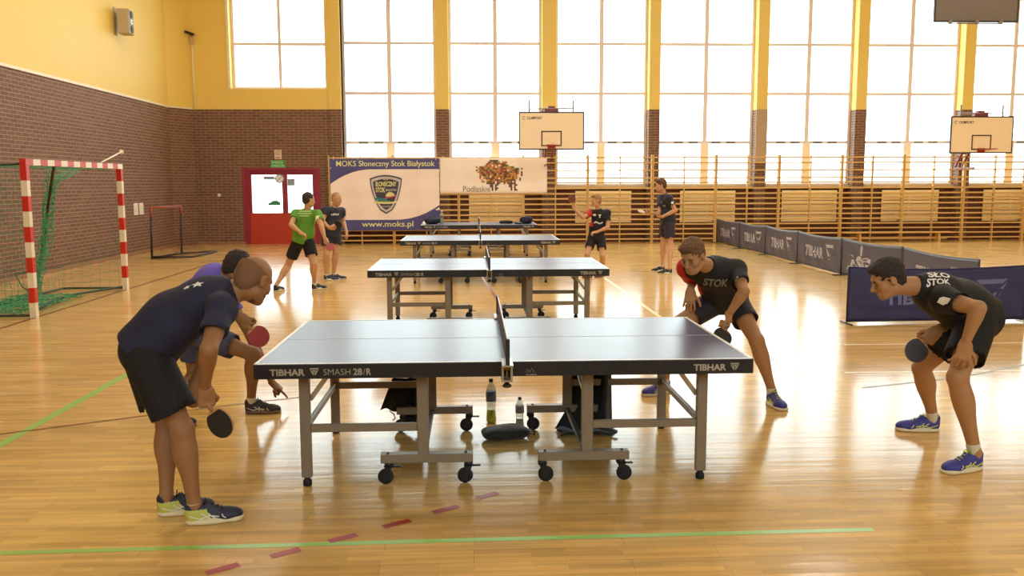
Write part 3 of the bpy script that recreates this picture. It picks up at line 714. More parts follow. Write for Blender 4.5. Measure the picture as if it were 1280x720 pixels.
# small portable goal
t = thing('small_goal', 'small folding goal of thin dark tubes at the left wall', 'goal', (0, 0, 0))
for (x, y) in ((-7.43, 20.66), (-7.19, 22.03)):
    MB().tube([(x, y, 0), (x+0.03, y, 0.98)], 0.028, 8).tube([(x+0.03, y, 0.98), (x+0.03, y, 1.2)], 0.03, 8, 1).build('post', [mat('goal_black_tube', (46, 28, 26), 0.5), mat('faded_red', (146, 62, 46), 0.5)], t)
MB().tube([(-7.40, 20.66, 1.19), (-7.16, 22.03, 1.19)], 0.028, 8).build('crossbar', mat('faded_red', (146, 62, 46)), t)
MB().tube([(-7.43, 20.66, 0.03), (-6.58, 20.9, 0.03), (-6.5, 22.6, 0.03), (-7.19, 22.03, 0.03), (-7.43, 20.66, 0.03)], 0.022, 8).tube([(-7.43, 20.7, 0.05), (-6.58, 20.9, 0.03)], 0.02).build('ground_frame', mat('goal_black_tube', (46, 28, 26)), t)
nn = net(lambda u, v: V(-7.40+0.24*u+(0.5*v*v), 20.66+1.37*u+0.3*v, 1.17-1.13*v-0.12*math.sin(PI*u)*v), 14, 12, 0.003)
tag(nn.build('net', mat('brown_net_cord', (120, 80, 60)), t), None, None, None, 'stuff')

# ------------------------------------------------------------ table tennis tables
def tt_top_mat():
    return mat('blue_table_lacquer', (74, 76, 108), 0.30, var=0.03, scale=2, spec=0.62)
M_top = tt_top_mat(); M_rim = mat('black_rim', (26, 25, 30), 0.4); M_line = mat('table_line_white', (238, 238, 235), 0.35)
M_txt = mat('silver_lettering', (168, 158, 140), 0.45); M_leg = mat('taupe_leg_steel', (140, 126, 108), 0.4, metal=0.25); M_net_t = mat('net_dark_mesh', (130, 130, 146), 0.7)
def logo_v(mb, o, h, y):      # three-bladed triangle mark
    k = h
    for P in ([(-.62, 1), (.62, 1), (.44, .82), (-.44, .82)], [(-.62, .88), (-.06, .42), (-.06, 0.05), (-.16, .08)], [(.62, .88), (.06, .42), (.06, 0.05), (.16, .08)], [(-.30, .72), (.30, .72), (0, .47)]):
        mb.add([(o[0]+x*k, y, o[1]+z*k) for x, z in P], [list(range(len(P)))], 0)
def caster(mb, x, y, zt):
    return mb
def make_table(label, loc, rz):
    t = thing('table_tennis_table', label, 'table tennis table', loc, rz, 'table tennis tables in a row')
    Hh = 0.76; L_, W = 1.37, 0.7625
    for s in (-1, 1):
        x0, x1 = (0.004, L_) if s > 0 else (-L_, -0.004)
        tp = MB().box((x0, -W, Hh-0.022), (x1, W, Hh-0.0005), 0, 0.002).build('tabletop', M_top, t)
        ln = MB(); z = Hh+0.0002
        def lr(a, b, c_, d_): ln.box((a, b, Hh-0.001), (c_, d_, z+0.0006))
        lr(x0, -W, x1, -W+0.02); lr(x0, W-0.02, x1, W); lr(x0, -0.001, x1, 0.001)
        ex = x1 if s > 0 else x0; lr(min(ex, ex-s*0.02), -W, max(ex, ex-s*0.02), W)
        ln.build('boundary_lines', M_line, tp)
        rm = MB(); zb = Hh-0.083
        rm.box((x0, -W-0.001, zb), (x1, -W+0.03, Hh-0.004), 0, 0.002); rm.box((x0, W-0.03, zb), (x1, W+0.001, Hh-0.004), 0, 0.002)
        rm.box((ex-s*0.03, -W, zb), (ex+s*0.001, W, Hh-0.004), 0, 0.002); rm.box((x0 if s > 0 else x1-0.03, -W+.03, zb+0.03), (x0+0.03 if s > 0 else x1, W-.03, Hh-0.02))
        ap = rm.build('apron', M_rim, t)
        tx = MB(); y = -W-0.0025; zc = zb+0.02
        if s < 0:
            text_into(tx, 'TIBHAR', (-L_+0.085, y, zc), (1, 0, 0), (0, 0, 1), 0.034, 0, 0.035, 0.19)
            logo_v(tx, (-L_+0.325, zc-0.002), 0.042, y)
            text_into(tx, 'SMASH', (-L_+0.375, y, zc), (1, 0, 0), (0, 0, 1), 0.034, 0, -0.008, 0.145)
            text_into(tx, '28', (-L_+0.535, y, zc), (1, 0, 0), (0, 0, 1), 0.034, 0, 0.03, 0.048)
            text_into(tx, '/', (-L_+0.588, y, zc), (1, 0, 0), (0, 0, 1), 0.034, 0, 0, 0.012)
            text_into(tx, 'R', (-L_+0.606, y, zc), (1, 0, 0), (0, 0, 1), 0.034, 0, 0.03, 0.026)
        else:
            text_into(tx, 'TIBHAR', (L_-0.335, y, zc), (1, 0, 0), (0, 0, 1), 0.034, 0, 0.035, 0.183)
            logo_v(tx, (L_-0.105, zc-0.002), 0.042, y)
            tx.build('rim_lettering', M_txt, ap); tx = MB()
            for k, (a, b) in enumerate(((0.115, 0.03), (0.125, 0.02), (0.14, 0.034), (0.15, 0.018))): tx.tube([(a-0.012, y, zb+b-0.01), (a, y, zb+b+0.012), (a+0.008, y, zb+b-0.004)], 0.0012, 4)
            tx.box((0.105, y, zb+0.006), (0.165, y+0.001, zb+0.009))
        tx.build('rim_lettering' if s < 0 else 'rim_emblem', M_txt, ap)
        # steel frame under the half
        fr = MB(); zt = Hh-0.025
        for yy in (-0.52, 0.52): fr.box((s*0.12, yy-0.015, zt-0.07), (s*1.22, yy+0.015, zt), 0, 0.003)
        fr.box((s*1.13-0.015, -0.52, zt-0.085), (s*1.13+0.015, 0.52, zt-0.03), 0, 0.003); fr.box((s*0.475-0.015, -0.52, zt-0.085), (s*0.475+0.015, 0.52, zt-0.03), 0, 0.003)
        fr.build('under_frame', M_steel, t)
        for yy in (-0.535, 0.535):
            lg = MB().box((s*1.145-0.03, yy-0.02, 0.05), (s*1.145+0.03, yy+0.02, zt-0.06), 0, 0.004).build('leg', M_leg, t)
            MB().lathe([(0.022, 0), (0.026, 0.006), (0.026, 0.03), (0.018, 0.034), (0.018, 0.052)], V(s*1.145, yy, 0), n=16).build('foot', M_rubber, lg)
            MB().box((s*0.475-0.033, yy-0.02, 0.17), (s*0.475+0.033, yy+0.02, zt-0.06), 0, 0.004).build('inner_leg', M_leg, t)
            MB().box((s*0.508, yy-0.012, 0.315), (s*1.115, yy+0.012, 0.362), 0, 0.003).build('side_rail', M_leg, t)
            # caster beam with its two swivel casters
            bm = MB().box((s*0.19, yy-0.03, 0.13), (s*0.72, yy+0.03, 0.182), 0, 0.003)
            bm.lathe([(0.008, 0), (0.008, 0.006)], V(s*0.23, yy, 0.182), n=10, mi=1).lathe([(0.008, 0), (0.008, 0.006)], V(s*0.68, yy, 0.182), n=10, mi=1)
            B_ = bm.build('caster_beam', [M_leg if yy < 0 else M_leg, M_black], t)
            for cx_, sw in ((0.215, s*0.02), (0.675, s*0.02)):
                c_ = MB(); px = s*cx_
                c_.lathe([(0.024, 0.105), (0.026, 0.13)], V(px, yy, 0), n=14, mi=0)
                for sd in (-1, 1): c_.prism([(px-0.022, yy+sd*0.018, 0.11), (px+0.022, yy+sd*0.018, 0.11), (px+sw+0.016, yy+sd*0.018, 0.04), (px+sw-0.012, yy+sd*0.018, 0.035)], (0, sd*0.004, 0), 0)
                c_.box((px-0.026, yy-0.022, 0.105), (px+0.026, yy+0.022, 0.115)); 
                if (s > 0) == (cx_ > 0.5) or (s < 0 and cx_ > 0.5): c_.box((px+0.0, yy-0.012, 0.1), (px+0.07, yy+0.012, 0.108), 0, 0.002)
                co = c_.build('caster', M_black, B_)

                wv_ = MB().lathe([(0.03, -0.014), (0.043, -0.012), (0.045, -0.006), (0.045, 0.006), (0.043, 0.012), (0.03, 0.014)], V(px+sw, yy, 0.0455), V(0, 1, 0), 24)

                wv_.build('wheel', M_rubber, B_)
            # folding braces
            MB().beam((s*1.12, yy+0.025, 0.50), (s*0.99, yy+0.025, zt-0.06), 0.006, 0.028, V(0, 0, 1), 0, 0.001).build('brace', M_alu, t)
        for z_ in (0.34,): MB().box((s*1.145-0.012, -0.515, z_-0.02), (s*1.145+0.012, 0.515, z_+0.02), 0, 0.003).build('cross_rail', M_leg, t)
        MB().box((s*0.475-0.015, -0.515, 0.135), (s*0.475+0.015, 0.515, 0.165), 0, 0.003).build('cross_rail', M_steel_dark, t)
        MB().beam((s*0.505, -0.50, 0.36), (s*0.505, 0.50, 0.56), 0.018, 0.02, V(0, 0, 1), 0, 0.003).build('gas_strut', M_alu, t)
    # net set
    nt_ = MB(); 
    for k in range(0, 121): y = -0.9+1.8*k/120; nt_.tube([(0, y, Hh+0.006), (0, y, Hh+0.14)], 0.0009, 3, caps=False)
    for k in range(10): z = Hh+0.008+0.013*k; nt_.tube([(0, -0.9, z), (0, 0.9, z)], 0.0009, 3, caps=False)
    no = nt_.build('net', M_net_t, t)
    MB().box((-0.0035, -0.905, Hh+0.137), (0.0035, 0.905, Hh+0.1525), 0, 0.002).build('net_tape', M_line, no)
    MB().box((-0.0012, -0.905, Hh+0.002), (0.0012, 0.905, Hh+0.010)).build('net_cord', M_black, no)
    MB().box((-0.0006, -0.90, Hh+0.008), (0.0006, 0.90, Hh+0.138)).build('net_mesh', mesh_mat, no)
    for s in (-1, 1):
        p = MB().box((-0.011, s*0.9150-0.012, Hh-0.005), (0.011, s*0.9150+0.012, Hh+0.1525), 0, 0.004).build('net_post', M_steel_dark, t)
        c_ = MB(); ys = s*0.80; c_.box((-0.03, min(ys-s*.07, s*0.93), Hh+0.002), (0.03, max(ys-s*.07, s*0.93), Hh+0.012), 0, 0.002); c_.box((-0.03, min(s*.775, s*0.83), Hh-0.09), (-0.018, max(s*.775, s*.83), Hh+0.004), 0, 0.002); c_.box((0.018, min(s*.775, s*0.83), Hh-0.09), (0.03, max(s*.775, s*.83), Hh+0.004), 0, 0.002)
        c_.box((-0.03, min(s*.70, s*0.83), Hh-0.10), (0.03, max(s*.70, s*.83), Hh-0.09), 0, 0.002)
        c_.tube([(0, s*0.79, Hh-0.12), (0, s*0.79, Hh-0.03)], 0.006, 8, 1); c_.lathe([(0.010, 0.02), (0.02, 0.008), (0.027, 0), (0.02, -0.006)], V(0, s*0.79, Hh-0.13), n=16, mi=2); c_.box((-0.016, s*0.80-0.012, Hh-0.04), (0.016, s*0.80+0.012, Hh-0.015), 1, 0.004)
        c_.build('net_clamp', [M_alu, mat('brass_screw', (150, 120, 50), 0.35, metal=0.8), M_black], p)
    return t
def net_mesh_mat():
    m = bpy.data.materials.new('fine_net_mesh'); m.use_nodes = True; nt = m.node_tree; N = nt.nodes; L = nt.links; b = N['Principled BSDF']
    b.inputs['Base Color'].default_value = srgb(150, 150, 165); b.inputs['Roughness'].default_value = 0.7
    g = N.new('ShaderNodeTexCoord'); sp_ = N.new('ShaderNodeSeparateXYZ'); L.new(g.outputs['Object'], sp_.inputs[0])
    br = N.new('ShaderNodeTexBrick'); cb = N.new('ShaderNodeCombineXYZ'); L.new(sp_.outputs[1], cb.inputs[0]); L.new(sp_.outputs[2], cb.inputs[1]); L.new(cb.outputs[0], br.inputs[0])
    br.offset = 0; br.inputs['Scale'].default_value = 1; br.inputs['Brick Width'].default_value = 0.012; br.inputs['Row Height'].default_value = 0.012; br.inputs['Mortar Size'].default_value = 0.0016
    t_ = N.new('ShaderNodeBsdfTransparent'); mx = N.new('ShaderNodeMixShader'); L.new(br.outputs['Fac'], mx.inputs[0]); L.new(t_.outputs[0], mx.inputs[1]); L.new(b.outputs[0], mx.inputs[2]); L.new(mx.outputs[0], N['Material Output'].inputs[0])
    return m
mesh_mat = net_mesh_mat()
T1 = make_table('nearest blue table tennis table with a black rim, in the middle of the hall', (0.19, 5.461, 0), -0.002)
dup(T1, (0.20, 10.603, 0), 0.001, 'second blue table tennis table from the front, right behind the nearest one')
dup(T1, (0.162, 15.75, 0), -0.004, 'third blue table tennis table from the front')
dup(T1, (0.19, 21.369, 0), -0.001, 'farthest blue table tennis table, with bags and clothes lying on it')

# ------------------------------------------------------------ things under and on the tables
def bottle(name, label, loc, h, r, liquid, level, labcol, capcol, group=None, rz=0):
    t = thing(name, label, 'bottle', loc, rz, group)
    prof = [(r*0.75, 0), (r, 0.008), (r*0.97, h*0.12), (r*0.86, h*0.3), (r*0.9, h*0.42), (r, h*0.5), (r, h*0.74), (r*0.75, h*0.83), (r*0.36, h*0.91), (r*0.33, h*0.95)]
    MB().lathe(prof, n=24).build('bottle_body', clear, t)
    lq = [(a*0.93, z+0.003) for a, z in prof if z <= h*level]; 
    if liquid and lq: MB().lathe(lq, n=24).build('drink', liquid, t)
    MB().lathe([(r*1.015, h*0.5), (r*1.015, h*0.73)], n=24).build('bottle_label', labcol, t)
    MB().lathe([(r*0.40, h*0.93), (r*0.42, h*0.94), (r*0.42, h), (r*0.3, h*1.005)], n=18).build('cap', capcol, t)
    return t
clear = glass_mat('clear_plastic', (222, 226, 220), 0.14)
yl = mat('yellow_drink', (240, 232, 60), 0.2); lb = mat('label_blue_red', (104, 112, 150), 0.5, var=0.5, scale=60); lw = mat('label_grey', (150, 140, 136), 0.5, var=0.4, scale=60)
bottle('drink_bottle', 'large plastic bottle with yellow drink standing under the nearest table', (0.135, 6.20, 0), 0.325, 0.037, yl, 0.36, lb, mat('dark_cap', (50, 50, 60)))
bottle('drink_bottle', 'small clear water bottle right of the yellow drink bottle', (0.335, 6.06, 0), 0.22, 0.031, mat('clear_water', (206, 210, 196), 0.1), 0.34, lw, mat('dark_cap', (50, 50, 60)))
# racket case: soft black pillow-shaped bag
M_blk_cloth = mat('black_cloth', (28, 27, 30), 0.75, bump=0.3, bscale=120, sheen=0.2)
t = thing('racket_case', 'soft black racket case lying on the floor in front of the bottles', 'bag', (0.225, 5.80, 0), 0.25)
def pil(u, v, a, b, c):
    th = 2*PI*u; ph = PI*(v-0.5); ce = math.cos(th); se = math.sin(th); pw = 0.7
    sg = lambda q, w: math.copysign(abs(q)**w, q)
    x = a*sg(math.cos(ph), .55)*sg(ce, .6); y = b*sg(math.cos(ph), .55)*sg(se, .6); z = c*sg(math.sin(ph), 1.0)
    return V(x, y, z)
def superblob(mb, a, b, c, cen, nu=36, nv=16, noise=0.0, mi=0, flat=0.0):
    vs = []; fs = []
    for j in range(nv+1):
        for i in range(nu):
            p = pil(i/nu, j/nv, a, b, c); n_ = noise*(math.sin(p.x*31+p.y*17)+math.sin(p.y*37-p.x*23+p.z*40)); p += p.normalized()*n_ if p.length else p
            p = p+Vector(cen); p.z = max(p.z, flat); vs.append(p)
    for j in range(nv):
        for i in range(nu): i2 = (i+1) % nu; fs.append((j*nu+i, j*nu+i2, (j+1)*nu+i2, (j+1)*nu+i))
    mb.add(vs, fs, mi, True); return mb
superblob(MB(), 0.165, 0.105, 0.042, (0, 0, 0.044), noise=0.004, flat=0.002).build('case_body', M_blk_cloth, t)
MB().tube([(-0.15, -0.09, 0.045), (0, -0.11, 0.05), (0.15, -0.095, 0.045), (0.172, 0, 0.045)], 0.003, 6).build('zip', M_steel_dark, t)
MB().tube([(0.155, 0.0, 0.045), (0.19, 0.01, 0.05), (0.205, -0.01, 0.03), (0.195, -0.02, 0.01)], 0.006, 8).build('carry_loop', M_blk_cloth, t)

# dark jacket hanging from the back of the left half
def drape(name, label, fn, nu, nv, th, m):
    o = MB().sheet(fn, nu, nv, th).build(name, m); return o
M_jack = mat('black_jacket_cloth', (26, 25, 28), 0.8, bump=0.3, bscale=90)
def jk(u, v):
    fold = 0.028*math.sin(11*u+1.5*v)+0.012*math.sin(23*u-2*v)
    x = -0.56+0.21*u-0.09*v*(1-u); z = 0.375-(0.23+0.09*(u > .40)*min(1, (u-.40)*5)-0.015*math.sin(9*u))*v
    return V(x, 6.0+0.035+fold*(.3+.7*v)-0.03*math.sin(PI*v), z), V(0, 1, 0)
t = thing('hanging_jacket', 'black jacket hanging from the low back rail under the left half of the nearest table', 'jacket', (0, 0, 0))
MB().sheet(jk, 40, 24, 0.02).build('jacket_body', M_jack, t)
MB().sheet(lambda u, v: (V(-0.50+0.13*u, 6.055+0.02*math.sin(8*u), 0.37-0.30*v-0.01*math.sin(9*u)), V(0, 1, 0)), 14, 20, 0.035).build('sleeve', M_jack, t)
MB().tube([(-0.58, 6.0, 0.15), (-0.55, 5.99, 0.13), (-0.54, 5.99, 0.10), (-0.56, 5.99, 0.085)], 0.004, 6).build('drawstring', M_black, t)
# dark towel draped from the back rail of the right half down to the floor
M_tow = mat('dark_blue_towel', (22, 32, 40), 0.85, bump=0.3, bscale=140, sheen=0.3)
def tw(u, v):
    sp = 0.03+0.13*v; w_ = 0.26+0.05*v
    f = (0.02+0.03*v)*math.sin(13*u+1.2*v); z = 0.70-0.69*v
    x = 0.985-w_+w_*u
    if v > 0.75 and u < 0.3: x -= (0.3-u)*1.3*(v-0.75)
    return V(x, 6.03-0.10*v*v+f, max(z, 0.012)), V(0, 1, 0)
t = thing('draped_towel', 'long dark blue cloth draped from the right half of the nearest table to the floor', 'cloth', (0, 0, 0))
MB().sheet(tw, 40, 30, 0.012).build('cloth', M_tow, t)
MB().sheet(lambda u, v: (V(0.60+0.38*u+0.02*math.sin(9*v), 5.80+0.17*v, 0.012+0.018*abs(math.sin(7*u+2*v))), V(0, 0, 1)), 26, 10, 0.012).build('cloth_fold', M_tow, t)

# items on the farthest table
z4 = 0.7612
def blob_item(name, label, cat, loc, a, b, c, m, noise=0.01, part=None):
    t = thing(name, label, cat, loc)
    superblob(MB(), a, b, c, (0, 0, c), noise=noise, flat=0.0).build(part or 'body', m, t); return t
M_dkblue = mat('navy_cloth', (38, 36, 58), 0.8, bump=0.2)
t = blob_item('sports_bag', 'dark navy bag at the left end of the farthest table', 'bag', (-0.93, 21.2, z4), 0.20, 0.13, 0.075, M_dkblue); MB().tube([(-0.12, 0, 0.13), (-0.06, 0, 0.18), (0.06, 0, 0.18), (0.12, 0, 0.13)], 0.01).build('handle', M_black, t)
t = thing('white_cup', 'small white cone-shaped cup at the left corner of the farthest table', 'cup', (-1.12, 20.9, z4)); MB().lathe([(0.05, 0), (0.045, 0.02), (0.02, 0.07), (0.012, 0.075)], n=20).build('cup_body', M_white, t); MB().lathe([(0.052, 0), (0.054, 0.005), (0.052, 0.01)], n=20).build('rim', M_white_trim, t)
bottle('drink_bottle', 'tall clear bottle on the farthest table right of the navy bag', (-0.70, 21.1, z4), 0.32, 0.042, mat('clear_water', (206, 210, 196), 0.1), 0.9, lw, M_white)
t = blob_item('folded_shirt', 'flat dark folded clothes on the farthest table just right of the net', 'clothes', (0.86, 21.3, z4), 0.17, 0.12, 0.035, mat('olive_black_cloth', (44, 42, 34), 0.8)); MB().tube([(-0.1, -0.08, 0.06), (0, -0.1, 0.065), (0.1, -0.08, 0.06)], 0.012).build('collar', M_black, t)
t = blob_item('racket_case', 'tiny pale and black racket case on the farthest table, right of the folded clothes', 'bag', (1.11, 21.3, z4), 0.07, 0.10, 0.025, mat('grey_cloth', (120, 110, 90), 0.8)); MB().tube([(-0.05, -0.09, 0.03), (0.05, -0.09, 0.03)], 0.006).build('zip', M_black, t)
t = blob_item('backpack', 'dark backpack at the right end of the farthest table', 'bag', (1.34, 21.15, z4), 0.15, 0.14, 0.085, M_dkblue, 0.012); MB().tube([(-0.08, -0.1, 0.1), (-0.05, -0.14, 0.15), (0.05, -0.14, 0.15), (0.08, -0.1, 0.1)], 0.012).build('strap', M_black, t)
t = blob_item('folded_towel', 'small dark folded cloth left of the backpack on the farthest table', 'clothes', (1.14, 20.85, z4), 0.09, 0.06, 0.02, mat('black_cloth', (28, 27, 30)))
# water bottle under third table
bottle('drink_bottle', 'clear bottle standing under the right half of the third table', (0.86, 15.55, 0), 0.33, 0.045, mat('clear_water', (206, 210, 196), 0.1), 0.9, lw, M_white)

# ------------------------------------------------------------ court barriers
def barrier(p, q, label, grey=True, txt=True, num=False, rod=True, mir=False):
    p = Vector((p[0], p[1], 0)); q = Vector((q[0], q[1], 0)); d = q-p; l = d.length; a = math.atan2(d.y, d.x); u_ = d.normalized(); p = p+u_*0.012; l -= 0.024
    t = thing('court_barrier', label, 'barrier', p, a, 'cloth court barriers at the right')
    m = mat('barrier_grey_cloth', (76, 74, 90), 0.45, var=0.08, scale=3) if grey else mat('barrier_blue_cloth', (42, 44, 92), 0.5, var=0.08, scale=3)
    Hh = 0.70; sag = 0.035
    def fn(u, v, off=0):
        x = 0.012+(l-0.024)*u; z = 0.035+(Hh-0.035-sag*math.sin(PI*u))*v
        w_ = (0.010*math.sin(6*PI*u+5*v)+0.008*math.sin(23*u*l/2.3+9*v*u)+0.006*math.sin(31*v+7*u))*math.sin(PI*u)**0.5*math.sin(PI*min(1, v+0.15))
        return V(x, w_-off, z), V(0, 1, 0)
    MB().sheet(fn, 48, 16, 0.004).build('cloth_panel', m, t)
    if txt:
        g = MB()
        side = 1
        def wp(pt, k=0.007):
            u = pt.x/l; v = pt.z/Hh; P_ = fn(u, v)[0]; return V(P_.x, P_.y-k, P_.z)
        x0, hh, ww = l*0.2, 0.17, l*0.42
        if num:
            text_into(g, 'ASG', (l*0.1, 0, 0.14), (1, 0, 0), (0, 0, 1), 0.26, 0, 0.06, l*0.42, warp=wp)
            g.add([wp(V(l*0.36+x_, 0, z_)) for x_, z_ in ((-.04, .44), (.04, .44), (.05, .6), (.0, .66), (-.05, .6))], [[0, 1, 2, 3, 4]])
        else:
            text_into(g, 'TIBHAR', (x0, 0, 0.23 if grey else 0.22), (1, 0, 0), (0, 0, 1), 0.22 if grey else 0.13, 0, 0.04, ww, warp=wp)
            h_ = 0.34; ox = l*0.76 if grey else l*0.80; oz = 0.2
            g.build('panel_print', mat('barrier_print_grey', (176, 172, 182), 0.5) if grey else mat('barrier_print_blue', (104, 110, 160), 0.5), t); g = MB()
            for P in ([(-.62, 1), (.62, 1), (.44, .82), (-.44, .82)], [(-.62, .88), (-.06, .42), (-.06, 0.05), (-.16, .08)], [(.62, .88), (.06, .42), (.06, 0.05), (.16, .08)]):
                g.add([wp(V(ox+x_*h_, 0, oz+z_*h_)) for x_, z_ in P], [list(range(len(P)))])
        g.build('panel_print', mat('barrier_print_grey', (176, 172, 182), 0.5) if grey else mat('barrier_print_blue', (104, 110, 160), 0.5), t)
    f = MB()
    for x in (0.006, l-0.006):
        f.tube([(x, 0.0, 0.02), (x, 0, Hh)], 0.008, 8); f.tube([(x, -0.16, 0.012), (x, 0.16, 0.012)], 0.010, 8)
    f.tube([(0.006, 0, 0.03), (l-0.006, 0, 0.03)], 0.006, 6)
    f.build('rod_frame', M_steel_dark, t)
    e = MB(); e.tube([tuple(fn(i/24, 1.0)[0]+V(0, 0, 0.003)) for i in range(25)], 0.006, 5); e.build('hem', mat('barrier_hem', (170, 160, 140)) if grey else m, t)
    return t
BP = [(7.10, 25.05), (7.06, 22.7), (7.09, 20.75), (6.97, 18.35), (6.90, 15.95), (6.93, 13.70), (6.78, 11.30)]
BLb = ['farthest grey cloth barrier, against the wall bars', 'second grey cloth barrier from the far end', 'third grey cloth barrier from the far end', 'fourth grey cloth barrier from the far end, with the largest clear lettering', 'fifth grey cloth barrier, above the head of the crouching right-hand player', 'nearest grey cloth barrier of the long row, at the right behind the blue one']
for i in range(6):
    b_ = barrier(BP[i], BP[i+1], BLb[i], num=(i == 4))
barrier((4.575, 10.40), (6.91, 10.47), 'dark blue cloth barrier standing alone behind the crouching right-hand player', grey=False)

# ------------------------------------------------------------ organic surfaces: smooth signed-distance fields meshed with surface nets
class Field:
    def __init__(s, lo, hi, h):
        s.lo = np.array(lo, float); s.h = h; s.n = np.ceil((np.array(hi)-s.lo)/h).astype(int)+1
        s.ax = [(s.lo[i]+h*np.arange(s.n[i])).astype(np.float32) for i in range(3)]
        s.D = np.full(s.n, 0.5, np.float32)
    def sub(s, lo, hi, m):
        sl = []
        for i in range(3):
            a = int(max(0, math.floor((lo[i]-m-s.lo[i])/s.h))); b = int(min(s.n[i], math.ceil((hi[i]+m-s.lo[i])/s.h)+1))
            if a >= b: return None
            sl.append(slice(a, b))
        return tuple(sl), np.stack(np.meshgrid(s.ax[0][sl[0]], s.ax[1][sl[1]], s.ax[2][sl[2]], indexing='ij'), -1)
    def put(s, g, d, k, op):
        sl = g[0]; A = s.D[sl]
        if op == '-':
            hh = np.clip(k-np.abs(A+d), 0, None)/k if k > 0 else 0; s.D[sl] = np.maximum(A, -d)+(hh*hh*k/4 if k > 0 else 0)
        else:
            hh = np.clip(k-np.abs(A-d), 0, None)/k if k > 0 else 0; s.D[sl] = np.minimum(A, d)-(hh*hh*k/4 if k > 0 else 0)
    def cone(s, a, b, ra, rb, k=0.02, op='+', bulge=0, bp=0.4, flat=None, fs=1.0, cut=False, cuta=False):
        a = np.array(a, float); b = np.array(b, float); R = max(ra, rb)+abs(bulge); R = R*max(1, fs)
        g = s.sub(np.minimum(a, b)-R, np.maximum(a, b)+R, k+2.5*s.h)
        if g is None: return s
        P = g[1]-a; ab = b-a; L2 = ab@ab; 
        if flat is not None:
            n = np.array(flat, float); n = n-ab*(n@ab)/max(L2, 1e-9); n /= np.linalg.norm(n); c = P@n; P = P+c[..., None]*n*(1/fs-1)
        t0 = (P@ab)/max(L2, 1e-9); t = np.clip(t0, 0, 1)
        r = ra+(rb-ra)*t
        if bulge: r = r+bulge*np.exp(-((t-bp)/0.28)**2)
        d = np.linalg.norm(P-t[..., None]*ab, axis=-1)-r
        if flat is not None: d = d*min(1, fs)
        if cut: d = np.maximum(d, (t0-1)*math.sqrt(L2))
        if cuta: d = np.maximum(d, -t0*math.sqrt(L2))
        s.put(g, d.astype(np.float32), k, op); return s
    def ell(s, c, r, R=None, k=0.02, op='+'):
        c = np.array(c, float); r = np.array(r, float); m = max(r)
        g = s.sub(c-m, c+m, k+2.5*s.h)
        if g is None: return s
        P = g[1]-c
        if R is not None: P = P@np.array(R).T
        k0 = np.linalg.norm(P/r, axis=-1); k1 = np.linalg.norm(P/(r*r), axis=-1)+1e-9
        s.put(g, (k0*(k0-1)/k1).astype(np.float32), k, op); return s
    def plane(s, p, n):
        n = np.array(n, float); n /= np.linalg.norm(n); p = np.array(p, float)
        G = s.ax[0][:, None, None]*n[0]+s.ax[1][None, :, None]*n[1]+s.ax[2][None, None, :]*n[2]-float(p@n)
        s.D = np.maximum(s.D, G.astype(np.float32)); return s
    def ripple(s, amp, fr=1.0, seed=0):
        rs = np.random.RandomState(seed); out = 0
        X, Y, Z = s.ax[0][:, None, None], s.ax[1][None, :, None], s.ax[2][None, None, :]
        for i in range(5):
            w = rs.randn(3); w /= np.linalg.norm(w); f = (14+16*rs.rand())*fr; ph = rs.rand()*6
            q = 0.9*np.sin(7*(X*w[1]+Y*w[2]+Z*w[0])+ph)
            out = out+np.sin(f*(X*w[0]+Y*w[1]+Z*w[2])+ph+q)
        s.D = s.D+(amp/2.2*out).astype(np.float32); return s
    def mesh(s, name, mats, parent, origin, smooth=1):
        D = s.D; n = s.n; ins = D < 0
        nx, ny, nz = n-1
        cs = sum(ins[i:nx+i, j:ny+j, k:nz+k].astype(np.int8) for i in (0, 1) for j in (0, 1) for k in (0, 1))
        act = (cs > 0) & (cs < 8); ci = np.argwhere(act)
        if len(ci) == 0: return None
        idx = -np.ones(act.shape, np.int32); idx[act] = np.arange(len(ci))
        cor = [(i, j, k) for i in (0, 1) for j in (0, 1) for k in (0, 1)]
        vals = np.stack([D[ci[:, 0]+i, ci[:, 1]+j, ci[:, 2]+k] for i, j, k in cor], 1)
        acc = np.zeros((len(ci), 3)); cnt = np.zeros(len(ci))
        for a in range(8):
            for b in range(a+1, 8):
                if sum(abs(p-q) for p, q in zip(cor[a], cor[b])) != 1: continue
                va, vb = vals[:, a], vals[:, b]; m = (va < 0) != (vb < 0)
                t = np.where(m, va/np.where(m, va-vb, 1), 0)
                p = np.array(cor[a])[None]*(1-t[:, None])+np.array(cor[b])[None]*t[:, None]
                acc += p*m[:, None]; cnt += m
        vs = (ci+acc/cnt[:, None])*s.h+s.lo-np.array(origin)
        faces = []
        for ax in range(3):
            o = [1, 2, 0][ax], [2, 0, 1][ax]
            sa = [slice(None)]*3; sb = [slice(None)]*3; sa[ax] = slice(0, -1); sb[ax] = slice(1, None)
            A = ins[tuple(sa)]; B = ins[tuple(sb)]; E = np.argwhere(A != B)
            E = E[(E[:, o[0]] > 0) & (E[:, o[1]] > 0) & (E[:, o[0]] < n[o[0]]-1) & (E[:, o[1]] < n[o[1]]-1)]
            if not len(E): continue
            q = []
            for du, dv in ((-1, -1), (0, -1), (0, 0), (-1, 0)):
                c = E.copy(); c[:, o[0]] += du; c[:, o[1]] += dv; q.append(idx[c[:, 0], c[:, 1], c[:, 2]])
            q = np.stack(q, 1); fl = ~A[E[:, 0], E[:, 1], E[:, 2]]; q[fl] = q[fl][:, ::-1]; faces.append(q)
        F = np.concatenate(faces)
        me = bpy.data.meshes.new(name); me.vertices.add(len(vs)); me.vertices.foreach_set('co', vs.astype(np.float32).ravel())
        me.loops.add(4*len(F)); me.loops.foreach_set('vertex_index', F.ravel().astype(np.int32))
